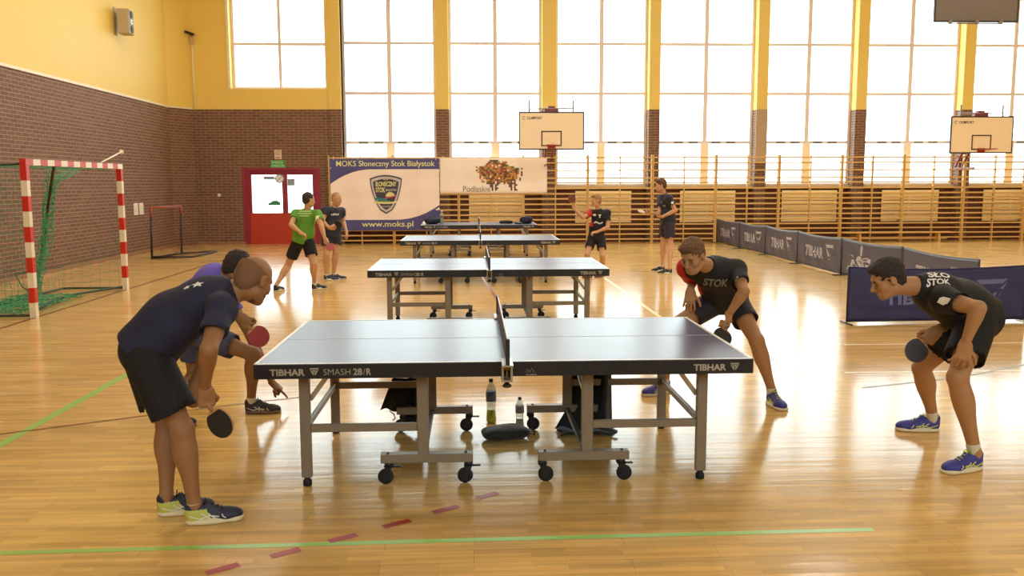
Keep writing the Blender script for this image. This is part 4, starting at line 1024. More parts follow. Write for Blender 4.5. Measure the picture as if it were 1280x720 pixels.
        me.polygons.add(len(F)); me.polygons.foreach_set('loop_start', np.arange(0, 4*len(F), 4, dtype=np.int32)); me.polygons.foreach_set('loop_total', np.full(len(F), 4, np.int32))
        me.polygons.foreach_set('use_smooth', np.ones(len(F), bool))
        me.update(calc_edges=True); me.validate()
        for m in (mats if isinstance(mats, (list, tuple)) else [mats]): me.materials.append(m)
        o_ = bpy.data.objects.new(name, me); C.objects.link(o_)
        if parent: o_.parent = parent
        return o_

def nrm(v): v = np.array(v, float); return v/np.linalg.norm(v)
A_ = lambda *a: np.array(a, float)

def join_mesh(dst, src):
    """append src mesh data into dst object, remove src"""
    a, b = dst.data, src.data; na = len(a.vertices)
    va = np.empty(len(a.vertices)*3, np.float32); a.vertices.foreach_get('co', va); vb = np.empty(len(b.vertices)*3, np.float32); b.vertices.foreach_get('co', vb)
    fa = [list(p.vertices) for p in a.polygons]+[[i+na for i in p.vertices] for p in b.polygons]
    me = bpy.data.meshes.new(a.name); me.from_pydata(np.concatenate([va, vb]).reshape(-1, 3).tolist(), [], fa)
    for m in a.materials: me.materials.append(m)
    me.polygons.foreach_set('use_smooth', [True]*len(me.polygons)); me.update()
    dst.data = me; bpy.data.objects.remove(src)

SKIN = lambda n, rgb: mat('skin_'+n, rgb, 0.55, spec=0.35, var=0.05, scale=14, bump=0.05, bscale=200)
M_sock = mat('white_sock_knit', (214, 208, 190), 0.8, bump=0.3, bscale=250)
M_eye = mat('eye_white', (120, 100, 84), 0.6); M_iris = mat('eye_dark', (48, 34, 26), 0.3)

def head_prims(F, c, R, s=1.0):
    """R rows: right, forward, up (world). local -> world"""
    def L(x, y, z): return c+(R[0]*x+R[1]*y+R[2]*z)*s
    F.ell(L(0, -.012, .03), A_(.074, .094, .086)*s, R, 0.02*s)
    F.ell(L(0, .022, -.045), A_(.055, .066, .062)*s, R, 0.03*s)
    F.ell(L(0, .064, -.088), A_(.026, .022, .020)*s, R, 0.03*s)
    for q in (-1, 1):
        F.ell(L(q*.038, .055, -.022), A_(.026, .026, .026)*s, R, 0.02*s)
        F.cone(L(q*.052, .0, -.06), L(q*.03, .055, -.085), .018*s, .016*s, 0.02*s)
    F.cone(L(-.030, .074, .022), L(.030, .074, .022), .0125*s, .0125*s, 0.014*s)
    for q in (-1, 1): F.ell(L(q*.031, .094, .003), A_(.017, .013, .011)*s, R, 0.012*s, '-')
    F.cone(L(0, .083, .012), L(0, .108, -.028), .008*s, .0115*s, 0.010*s)
    for q in (-1, 1): F.ell(L(q*.010, .096, -.031), A_(.008, .010, .007)*s, R, 0.006*s)
    F.cone(L(-.018, .084, -.053), L(.018, .084, -.053), .0075*s, .0075*s, 0.008*s)
    F.cone(L(-.014, .083, -.064), L(.014, .083, -.064), .008*s, .008*s, 0.006*s)
    F.cone(L(-.022, .096, -.0585), L(.022, .096, -.0585), .0025*s, .0025*s, 0.003*s, '-')
    for q in (-1, 1):
        ec = L(q*.078, -.008, -.004)
        F.ell(ec, A_(.009, .018, .030)*s, R, 0.008*s); F.ell(L(q*.086, -.004, .002), A_(.006, .010, .017)*s, R, 0.004*s, '-')

FING = {'relaxed': (.35, .45, .35), 'grip': (1.25, 1.35, .7), 'loose': (.75, .9, .5), 'flat': (.08, .1, .08), 'knee': (.35, .55, .35), 'point': None}
def hand_prims(F, w, d, n, side, pose, s=1.0, spread=0.0):
    """w wrist, d hand direction, n palm facing, side = direction to the thumb"""
    d = nrm(d); n = nrm(n-d*(n@d)); sd = nrm(np.cross(d, n)); sd = sd if sd@side > 0 else -sd
    F.cone(w-d*.02*s, w+d*.03*s, .024*s, .024*s, .015, flat=n, fs=.75)
    for i in range(4):
        off = sd*(.028-.0185*i)*s
        F.cone(w+d*.02*s+off*.8, w+d*.085*s+off, .015*s, .0125*s, .012, flat=n, fs=.85)
    F.cone(w+d*.018*s+sd*.022*s+n*.006*s, w+d*.052*s+sd*.036*s+n*.012*s, .018*s, .014*s, .012)
    ln = [(.042, .026, .021), (.046, .029, .022), (.043, .027, .021), (.034, .021, .019)]
    for i in range(4):
        if pose == 'point': cv = (.12, .1, .05) if i == 0 else (1.3, 1.4, .8)
        else: cv = FING[pose]
        p = w+d*(.086-(.006 if i in (0, 3) else 0)-(.006 if i == 3 else 0))*s+sd*(.028-.0185*i)*s
        th = 0; dirn = nrm(d+sd*spread*(1.5-i)*0.35)
        for j in range(3):
            th += cv[j]+0.04*i*(j == 0)*(pose != 'flat'); dv = dirn*math.cos(th)+n*math.sin(th)
            q = p+dv*ln[i][j]*s; r = (.0098, .0088, .0078)[j]*s; F.cone(p, q, r, r*.93, .004 if j else .008); p = q
    p = w+d*.045*s+sd*.036*s+n*.008*s
    if pose in ('grip', 'loose', 'point'): v = [nrm(d*.6+sd*.45+n*.7), nrm(d*.55-sd*.15+n*.7), nrm(d*.4-sd*.6+n*.5)]
    else: v = [nrm(d*.65+sd*.75+n*.25), nrm(d*.8+sd*.5+n*.25), nrm(d*.9+sd*.3+n*.2)]
    for j, (l, r) in enumerate(((.034, .0125), (.028, .0105), (.022, .009))):
        q = p+v[j]*l*s; F.cone(p, q, r*s, r*.92*s, .008); p = q

def curve_pts(P, n):
    """Catmull-Rom through P"""
    P = [np.array(p, float) for p in P]; Q = [2*P[0]-P[1]]+P+[2*P[-1]-P[-2]]; out = []
    for i in range(1, len(Q)-2):
        for k in range(n):
            t = k/n; a, b, c, d = Q[i-1], Q[i], Q[i+1], Q[i+2]
            out.append(0.5*((2*b)+(c-a)*t+(2*a-5*b+4*c-d)*t*t+(3*b-a-3*c+d)*t**3))
    return out+[P[-1]]

def on_surface(ob, pts, off):
    """offset points to the surface of ob (local space)"""
    bv = BVHTree.FromPolygons([v.co for v in ob.data.vertices], [p.vertices for p in ob.data.polygons]); out = []
    for p in pts:
        q, nn, i, d_ = bv.find_nearest(Vector(p)); out.append(q+nn*off)
    return out

def decal(ob, parent, name, m, org, right, up, draw, off=0.0025):
    """print laid onto the surface of ob: draw(mb) makes a flat mesh in (x,0,z), projected along -normal"""
    bv = BVHTree.FromPolygons([v.co for v in ob.data.vertices], [p.vertices for p in ob.data.polygons])
    right = Vector(right).normalized(); up = Vector(up); up = (up-right*up.dot(right)).normalized(); nrm_ = right.cross(up)
    mb = MB(); draw(mb); nv = []
    import bmesh
    me = bpy.data.meshes.new('print'); me.from_pydata(mb.v, [], mb.f); bm = bmesh.new(); bm.from_mesh(me); bmesh.ops.triangulate(bm, faces=bm.faces[:])
    for _ in range(4):
        le = [e for e in bm.edges if e.calc_length() > 0.011]
        if not le: break
        bmesh.ops.subdivide_edges(bm, edges=le, cuts=1)
    bmesh.ops.triangulate(bm, faces=bm.faces[:]); bm.verts.index_update()
    mb.v = [tuple(v.co) for v in bm.verts]; mb.f = [[v.index for v in f.verts] for f in bm.faces]; mb.m = [0]*len(mb.f); mb.sm = [False]*len(mb.f); bm.free(); bpy.data.meshes.remove(me)
    for v in mb.v:
        p = Vector(org)+right*v[0]+up*v[2]
        h = bv.ray_cast(p+nrm_*0.25, -nrm_, 0.6)
        if h[0] is None: q, n_, _, _ = bv.find_nearest(p)
        else: q, n_ = h[0], h[1]
        nv.append(q+n_*off)
    mb.v = [tuple(v) for v in nv]
    # subdivide is avoided: prints are drawn small
    o = mb.build(name, m, parent); return o

def quad_grid(mb, x0, z0, x1, z1, n=4, mi=0):
    vs = [(x0+(x1-x0)*i/n, 0, z0+(z1-z0)*j/n) for i in range(n+1) for j in range(n+1)]
    mb.add(vs, [(i*(n+1)+j, (i+1)*(n+1)+j, (i+1)*(n+1)+j+1, i*(n+1)+j+1) for i in range(n) for j in range(n)], mi)

def make_shoe(parent, org, heel, toe, cols, s=1.0, pitch=0.0, h=0.006, heel_lift=0.0):
    """heel and toe: floor points in world coordinates"""
    heel = np.array(heel, float); toe = np.array(toe, float); d = toe-heel; d[2] = 0; L = 0.285*s; d = nrm(d); sd = A_(-d[1], d[0], 0); u = A_(0, 0, 1.)
    if pitch:  # heel raised
        d2 = d*math.cos(pitch)-u*math.sin(pitch); u = u*math.cos(pitch)+d*math.sin(pitch); base = toe-d*0  ; d = d2; o0 = toe-d*L+A_(0, 0, 0.004)
    else: o0 = heel.copy()
    P = lambda x, y, z: o0+d*x*s+sd*y*s+u*z*s
    R = np.stack([d, sd, u])
    lo = np.min([P(x, y, z) for x in (-.03, .33) for y in (-.07, .07) for z in (-.03, .15)], 0); hi = np.max([P(x, y, z) for x in (-.03, .33) for y in (-.07, .07) for z in (-.03, .15)], 0)
    F = Field(lo, hi, h)
    F.ell(P(.055, 0, .045), A_(.05, .036, .05)*s, R, .02); F.cone(P(.05, 0, .03), P(.19, 0, .03), .036*s, .043*s, .02, flat=u, fs=.85)
    F.ell(P(.215, 0, .032), A_(.068, .046, .034)*s, R, .02); F.cone(P(.075, 0, .065), P(.15, 0, .055), .034*s, .03*s, .02); F.cone(P(.04, 0, .05), P(.035, 0, .085), .036*s, .035*s, .012); F.cone(P(.105, 0, .08), P(.12, 0, .092), .022*s, .016*s, .012)
    F.ell(P(.062, 0, .105), A_(.040, .026, .026)*s, R, .008, '-'); F.plane(P(0, 0, .012), -u)
    up_ = F.mesh('shoe', cols[0], parent, org)
    if len(cols) > 4:
        F.D = F.D-.0012; F.plane(P(.125, 0, .04), d*.8+u*.35); F.plane(P(0, 0, .078), u); F.mesh('heel_panel', cols[4], up_, org)
    F = Field(lo, hi, h)
    F.cone(P(.048, 0, .012), P(.13, 0, .012), .047*s, .042*s, .03, flat=u, fs=.45); F.cone(P(.13, 0, .012), P(.235, 0, .012), .042*s, .051*s, .03, flat=u, fs=.42)
    F.plane(P(0, 0, 0.0015), -u); so = F.mesh('sole', cols[1], up_, org)
    if h < 0.009:
        for q in (-1, 1):
            mb = MB()
            for A, B, C_ in (((.085, .06), (.11, .04), (.135, .022)), ((.115, .06), (.135, .04), (.155, .022)), ((.07, .025), (.12, .045), (.165, .038)), ((.015, .05), (.05, .04), (.09, .025)), ((.18, .055), (.185, .04), (.2, .028))):
                pts = [P(a, q*.055, b)-np.array(org) for a, b in curve_pts([A, B, C_], 5)]
                mb.tube(on_surface(up_, pts, 0.0005), 0.0032*s, 6)
            mb.build('side_stripes', cols[2], up_)
        mb = MB()
        for k in range(5):
            x = .105+.019*k; w_ = .017+.001*k; z = .1-.011*k
            mb.tube(on_surface(up_, [P(x, y, z+.02)-np.array(org) for y in (-w_, -w_/2, 0, w_/2, w_)], 0.002), 0.0028*s, 6)
        p0 = P(.10, 0, .10)-np.array(org)
        mb.tube([p0, p0+sd*.02+u*.018, p0+sd*.035-u*.0, p0+sd*.012], 0.0028*s, 6); mb.tube([p0, p0-sd*.02+u*.016, p0-sd*.035+u*.002, p0-sd*.012], 0.0028*s, 6)
        mb.build('laces', cols[3], up_)
    else:
        mb = MB()
        for q in (-1, 1): mb.tube(on_surface(up_, [P(a, q*.055, b)-np.array(org) for a, b in ((.06, .05), (.10, .03), (.15, .04))], 0.001), 0.006*s, 5)
        mb.build('side_stripes', cols[2], up_)
    return up_

def person(label, J, o, group=None):
    s = o.get('s', 1.0); h = o.get('h', 0.008); hf = o.get('hf', 0.0045); near = hf < 0.007
    J = {k: (np.array(v, float) if isinstance(v, (tuple, list)) else v) for k, v in J.items()}
    org = A_(J['pelvis'][0], J['pelvis'][1], 0)
    T = thing('person', label, 'person', tuple(org), 0, group)
    skin = o['skin']; pel, mid, che, nek, hc = J['pelvis'], J['mid'], J['chest'], J['neck'], J['head']
    sp = nrm(nek-pel); lat = nrm(J['ls']-J['rs']); fr = nrm(np.cross(lat, nrm(nek-mid)))      # forward of the chest (ls-rs points to the person's left)
    fr = -fr if fr@o['face'] < 0 else fr
    plat = nrm(J['lh']-J['rh']); pf = nrm(np.cross(plat, nrm(mid-pel))); pf = -pf if pf@o['face'] < -0.3 else pf
    face = nrm(o['look']); hu = nrm(np.array(o.get('hup', (0, 0, 1)), float)); hr = nrm(np.cross(face, hu)); hu = nrm(np.cross(hr, face)); HR = np.stack([hr, face, hu]); hs = o.get('hs', 1.0)
    def Rt(up_, lat_):
        u = nrm(up_); l = nrm(lat_-u*(lat_@u)); return np.stack([l, np.cross(u, l), u])
    Rc = Rt(nek-mid, lat); Rm = Rt(che-pel, lat+plat); Rp = Rt(mid-pel, plat)
    pts = [v for k, v in J.items() if isinstance(v, np.ndarray)]
    lo = np.min(pts, 0)-0.22; hi = np.max(pts, 0)+0.22; lo[2] = max(lo[2], 0.0)
    # limbs
    def legs(F, e, body=True):
        for a in 'rl':
            hp, kn, an = J[a+'h'], J[a+'k'], J[a+'a']; kd = nrm(kn-hp); 
            F.cone(hp, kn, .082*s+e, .053*s+e, .03, bulge=.006*s, bp=.3)
            F.cone(kn, an, .050*s+e, .033*s+e, .02, bulge=.014*s, bp=.3)
            F.ell(kn, A_(.052, .052, .056)*s, None, .02)
            sd_ = nrm(an-kn); bk = nrm(-(np.array(J[a+'t'], float)-an)*A_(1, 1, 0)); F.ell(kn+(an-kn)*.3+bk*.016*s, A_(.042, .042, .08)*s, Rt(sd_, plat), .03)
            F.cone(an, an-A_(0, 0, 1)*.05*s, .033*s, .036*s, .02)
    def arms(F, e=0):
        for a in 'rl':
            sh_, el, wr = J[a+'s'], J[a+'e'], J[a+'w']
            F.ell(sh_, A_(.062, .062, .06)*s, None, .04)
            F.cone(sh_, el, .047*s, .038*s, .03, bulge=.006*s, bp=.45)
            F.cone(el, wr, .038*s, .026*s, .012, bulge=.007*s, bp=.25, cut=True)
    F = Field(lo, hi, h)
    F.ell(pel, A_(.15, .105, .12)*s, Rp, .05); F.ell(mid, A_(.135, .095, .14)*s, Rm, .06); F.ell(che, A_(.155, .105, .17)*s, Rc, .06)
    F.cone(J['rs'], J['ls'], .055*s, .055*s, .05)
    ntop = hc-HR[2]*.05*hs-HR[1]*.02*hs; nb = nek-(nek-che)*.15; nd = nrm(ntop-nb); nfr = .42; ncut = nb+(ntop-nb)*nfr
    F.cone(nb, ncut, .058*s, (.058+(.052-.058)*nfr)*s, .03, cut=True)
    legs(F, 0); arms(F)
    body = F.mesh('body', skin, T, org)
    # fine head
    r = .2*hs; F = Field(np.minimum(ncut, hc)-r*.8, np.maximum(ncut, hc)+r*.8, hf)
    F.cone(nek-(nek-che)*.15, hc-HR[2]*.05*hs-HR[1]*.02*hs, .058*s, .052*s, .03); head_prims(F, hc, HR, hs)
    F.ell(che, A_(.155, .105, .17)*s, Rc, .06); F.cone(J['rs'], J['ls'], .055*s, .055*s, .05)
    F.plane(ncut-nd*h*0.7, -nd); hb = F.mesh('head_part', skin, T, org)
    if hb: join_mesh(body, hb)
    for i, a in enumerate('rl'):
        d, n, side, pose = o[a+'hand'][:4]; w = J[a+'w']; d = nrm(np.array(d)); F = Field(w-.22*s, w+.22*s, hf*.8 if near else hf)
        sprd = o[a+'hand'][4] if len(o[a+'hand']) > 4 else 0
        F.cone(J[a+'e'], w, .038*s, .026*s, .02, bulge=.007*s, bp=.25); F.cone(w, w+d*.045*s, .0255*s, .02*s, .012)
        hand_prims(F, w, d, np.array(n, float), np.array(side, float), pose, s*1.03, sprd)
        fa = nrm(w-J[a+'e']); F.plane(w-fa*h*1.2, -fa); hb = F.mesh('hand_part', skin, T, org)
        if hb: join_mesh(body, hb)
    # hair
    if o.get('hair') is not None:
        F = Field(hc-.17*hs, hc+.17*hs, hf); L = lambda x, y, z: hc+(HR[0]*x+HR[1]*y+HR[2]*z)*hs; th = o.get('hair_t', .012)
        F.ell(L(0, -.022, .034+th*.6), A_(.074+th*.45, .094+th*.2, .086+th*.55)*hs, HR, .01); F.ell(L(0, -.052, -.012), A_(.063, .054+th*.3, .07)*hs, HR, .02)
        if o.get('fringe'): F.ell(L(.008, .048, .092), A_(.056, .040, .026)*hs, HR, .025); F.ell(L(-.02, .03, .102), A_(.04, .05, .022)*hs, HR, .02)
        F.ripple(.0022 if th > .005 else .0004, 7, 3); F.ripple(.0016 if th > .005 else .0, 13, 9)
        n2 = -HR[2]*1.0+HR[1]*.62; F.plane(L(0, .004, -.03), n2)
        if o.get('baldtop'): F.plane(L(0, -.03, .055), HR[2]*1.0+HR[1]*.35); F.plane(L(0, .035, 0), HR[1])
        if o.get('tall'): pass
        F.mesh('hair', o['hair'], T, org)
    if near:
        mb = MB(); L = lambda x, y, z: Vector(hc+(HR[0]*x+HR[1]*y+HR[2]*z)*hs-org)
        for q in (-1, 1):
            e_ = MB().lathe([(.0002, -.0095), (.0055, -.008), (.0085, -.004), (.0095, 0), (.0085, .004), (.0055, .008), (.0002, .0095)], L(q*.031, .0745, .002), Vector(HR[1]), 14)
            eo = e_.build('eye', M_eye, T)
            MB().lathe([(.0058, 0), (.005, .0022), (.0002, .003)], L(q*.031, .0745+.0080*hs, -.001), Vector(HR[1]), 12).build('iris', M_iris, eo)
            if o.get('brow'): 
                b_ = MB(); b_.tube([L(q*.014, .089, .021), L(q*.030, .0885, .026), L(q*.046, .076, .021)], .0035*hs, 6, rs=[.0035*hs, .004*hs, .002*hs]); b_.build('eyebrow', o['brow'], T)
    if o.get('beard'):
        F = Field(hc-.16*hs, hc+.16*hs, hf); L = lambda x, y, z: hc+(HR[0]*x+HR[1]*y+HR[2]*z)*hs
        F.ell(L(0, .022, -.047), A_(.0585, .0695, .0645)*hs, HR, .02); F.ell(L(0, .064, -.090), A_(.029, .025, .022)*hs, HR, .02); F.ripple(.0015, 6, 2)
        F.plane(L(0, .0, -.03), HR[2]*1.0+HR[1]*.35); F.mesh('beard', o['beard'], T, org)
    # shirt
    e = o.get('loose', .016)*s; F = Field(lo, hi, h)
    F.ell(che, A_(.155+e, .108+e, .175)*s, Rc, .06); F.ell(mid, A_(.145+e*1.2, .108+e*1.2, .15)*s, Rm, .08)
    hem = pel+(pel-mid)*o.get('hem', .25); hd_ = nrm(pel-mid)
    F.cone(mid, hem+hd_*.03, (.125+e)*s, (.135+e)*s, .06, flat=Rp[0], fs=1.18)
    F.cone(J['rs'], J['ls'], .062*s+e*.4, .062*s+e*.4, .05)
    F.cone(che+(nek-che)*.55, nek-(nek-che)*.02, .085*s, .064*s, .04)
    slv = {}
    for a in 'rl':
        sh_, el = J[a+'s'], J[a+'e']; f_ = o.get('sleeve', .62); end = sh_+(el-sh_)*f_; ex = sh_+(el-sh_)*(f_+.0)
        F.ell(sh_, A_(.064, .064, .062)*s, None, .04); F.cone(sh_, ex, .063*s, .062*s+e*.5, .04, cut=True); slv[a] = end
    F.ripple(.0042*o.get('fold', 1)*s, 1.2, o.get('seed', 1))
    F.plane(hem, hd_)
    for a in 'rl':
        dd = nrm(J[a+'e']-J[a+'s']); F.cone(slv[a]-dd*.025*s, slv[a]+dd*.09*s, .053*s+e*.5, .062*s+e*.5, .006, '-', cuta=True)
    F.cone(nek-(nek-che)*.0, nek+nrm(hc-nek)*.07, .0605*s, .075*s, .008, '-', cuta=True)
    F.cone(hem-hd_*.03*s, hem+hd_*.08*s, .122*s, .135*s, .01, '-', flat=Rp[0], fs=1.2, cuta=True)
    if o.get('redsleeve'):
        a = o['redsleeve']; Fr = Field(lo, hi, h); sh_ = J[a+'s']; dd = nrm(J[a+'e']-sh_); 
        Fr.D = np.maximum(F.D-.001, 0.5-1); g_all = Fr.ax
        X = Fr.ax[0][:, None, None]-sh_[0]; Y = Fr.ax[1][None, :, None]-sh_[1]; Z = Fr.ax[2][None, None, :]-sh_[2]
        oth = J[('l' if a == 'r' else 'r')+'s']; ln = nrm(nrm(sh_-oth)+dd*.5); pl = (X*ln[0]+Y*ln[1]+Z*ln[2])-(-.01)
        Fr.D = np.maximum(F.D-.0005, -pl).astype(np.float32); 
        rad = np.sqrt(X*X+Y*Y+Z*Z)-.30*s; Fr.D = np.maximum(Fr.D, rad).astype(np.float32)
        F.D = np.maximum(F.D, np.where(rad < 0, pl, -1)).astype(np.float32)
        sl_o = Fr.mesh('sleeve', o['redmat'], T, org)
    sh_o = F.mesh('shirt', o['shirt'], T, org)
    # shorts
    F = Field(lo, hi, h); e2 = o.get('sloose', .022)*s
    F.ell(pel, A_(.152+.012, .118+.01, .125)*s, Rp, .04); F.cone(pel+(mid-pel)*.35, pel, .12*s, .13*s, .03, flat=Rp[0], fs=1.2)
    F.plane(pel+(mid-pel)*.45, nrm(mid-pel))
    ends = {}
    for a in 'rl':
        hp, kn = J[a+'h'], J[a+'k']; f_ = o.get('short', .72); en = hp+(kn-hp)*f_; ends[a] = en
        F.cone(hp, en, .092*s+e2*.5, .078*s+e2, .035, cut=True)
    F.ripple(.0028*s, 1.1, o.get('seed', 1)+5)
    for a in 'rl':
        dd = nrm(J[a+'k']-J[a+'h']); F.cone(ends[a]-dd*.03*s, ends[a]+dd*.1*s, .068*s+e2, .078*s+e2, .006, '-', cuta=True)
    st_o = F.mesh('shorts', o['shorts'], T, org)
    # socks and shoes
    for a in 'rl':
        an = J[a+'a']; kd = nrm(J[a+'k']-an); hl, te, pt = J[a+'heel'], J[a+'t'], o.get(a+'pitch', 0)
        sk = Field(an-.14*s, an+.14*s, hf); sk.cone(an+kd*.028*s*o.get('sockh', 1), an-A_(0, 0, .045)*s, .039*s, .030*s, .01, cuta=True)
        for q in (.005, .016): pass
        sk.plane(A_(0, 0, .03), (0, 0, -1)); so = sk.mesh('sock', o.get('sock', M_sock), T, org)
        make_shoe(T, org, hl, te, o['shoe'], o.get('ss', s), pt, 0.0055 if near else 0.011)
    return T, sh_o, st_o, org

M_woodblade = mat('blade_plywood', (190, 150, 96), 0.5)
def racket(label, grip, axis, nor, front, back, group=None, hscale=1.0):
    """grip point (middle of handle), axis handle->blade, nor = face normal"""
    t = thing('table_tennis_racket', label, 'racket', tuple(grip), 0, group)
    ax = Vector(axis).normalized(); n = Vector(nor); n = (n-ax*n.dot(ax)).normalized(); sd = ax.cross(n)
    def outline(k, a0=0.045, L=0.157, W=0.0755):
        P = []
        for i in range(40):
            th = 2*PI*i/40; x = a0+L/2+(L/2)*k*math.cos(th); y = W*k*math.sin(th)
            P.append((x, y))
        return P
    def slab(P, z0, z1): return MB().prism([ax*x+sd*y+n*z0 for x, y in P], n*(z1-z0))
    slab(outline(1), -.003, .003).build('blade', M_woodblade, t)
    cutx = lambda P: [(max(x, .062), y) for x, y in P]
    slab(cutx(outline(.985)), .003, .0068).build('front_rubber', front, t); slab(cutx(outline(.985)), -.0068, -.003).build('back_rubber', back, t)
    mb = MB(); vs = [];
    mb.tube([ax*-.05, ax*-.03, ax*0.0, ax*.035, ax*.056], .013, 10, rs=[.0155, .0145, .0125, .0125, .008]); mb.build('handle', mat('racket_handle_wood', (150, 108, 66), 0.5), t)
    return t
R_blk = mat('black_racket_rubber', (30, 31, 38), 0.55); R_red = mat('red_racket_rubber', (150, 28, 24), 0.5); R_gry = mat('dark_grey_racket_rubber', (66, 66, 74), 0.5)
M_navy = mat('navy_shirt_cloth', (30, 32, 60), 0.8, var=0.1, scale=4, bump=0.25, bscale=70)
M_purple = mat('purple_shirt_cloth', (104, 84, 190), 0.7, var=0.06, bump=0.2, bscale=70)
M_green = mat('green_shirt_cloth', (92, 150, 44), 0.75, var=0.06, bump=0.2, bscale=70)
M_blackshirt = mat('black_shirt_cloth', (17, 17, 19), 0.75, var=0.1, bump=0.25, bscale=70)
M_shorts = mat('black_shorts_cloth', (13, 13, 15), 0.8, bump=0.2, bscale=70)
M_redsl = mat('red_sleeve_cloth', (190, 36, 34), 0.7)
M_print_w = mat('white_shirt_print', (232, 228, 224), 0.6); M_print_r = mat('red_shirt_print', (170, 60, 60), 0.6); M_print_g = mat('grey_shirt_print', (120, 124, 116), 0.6)

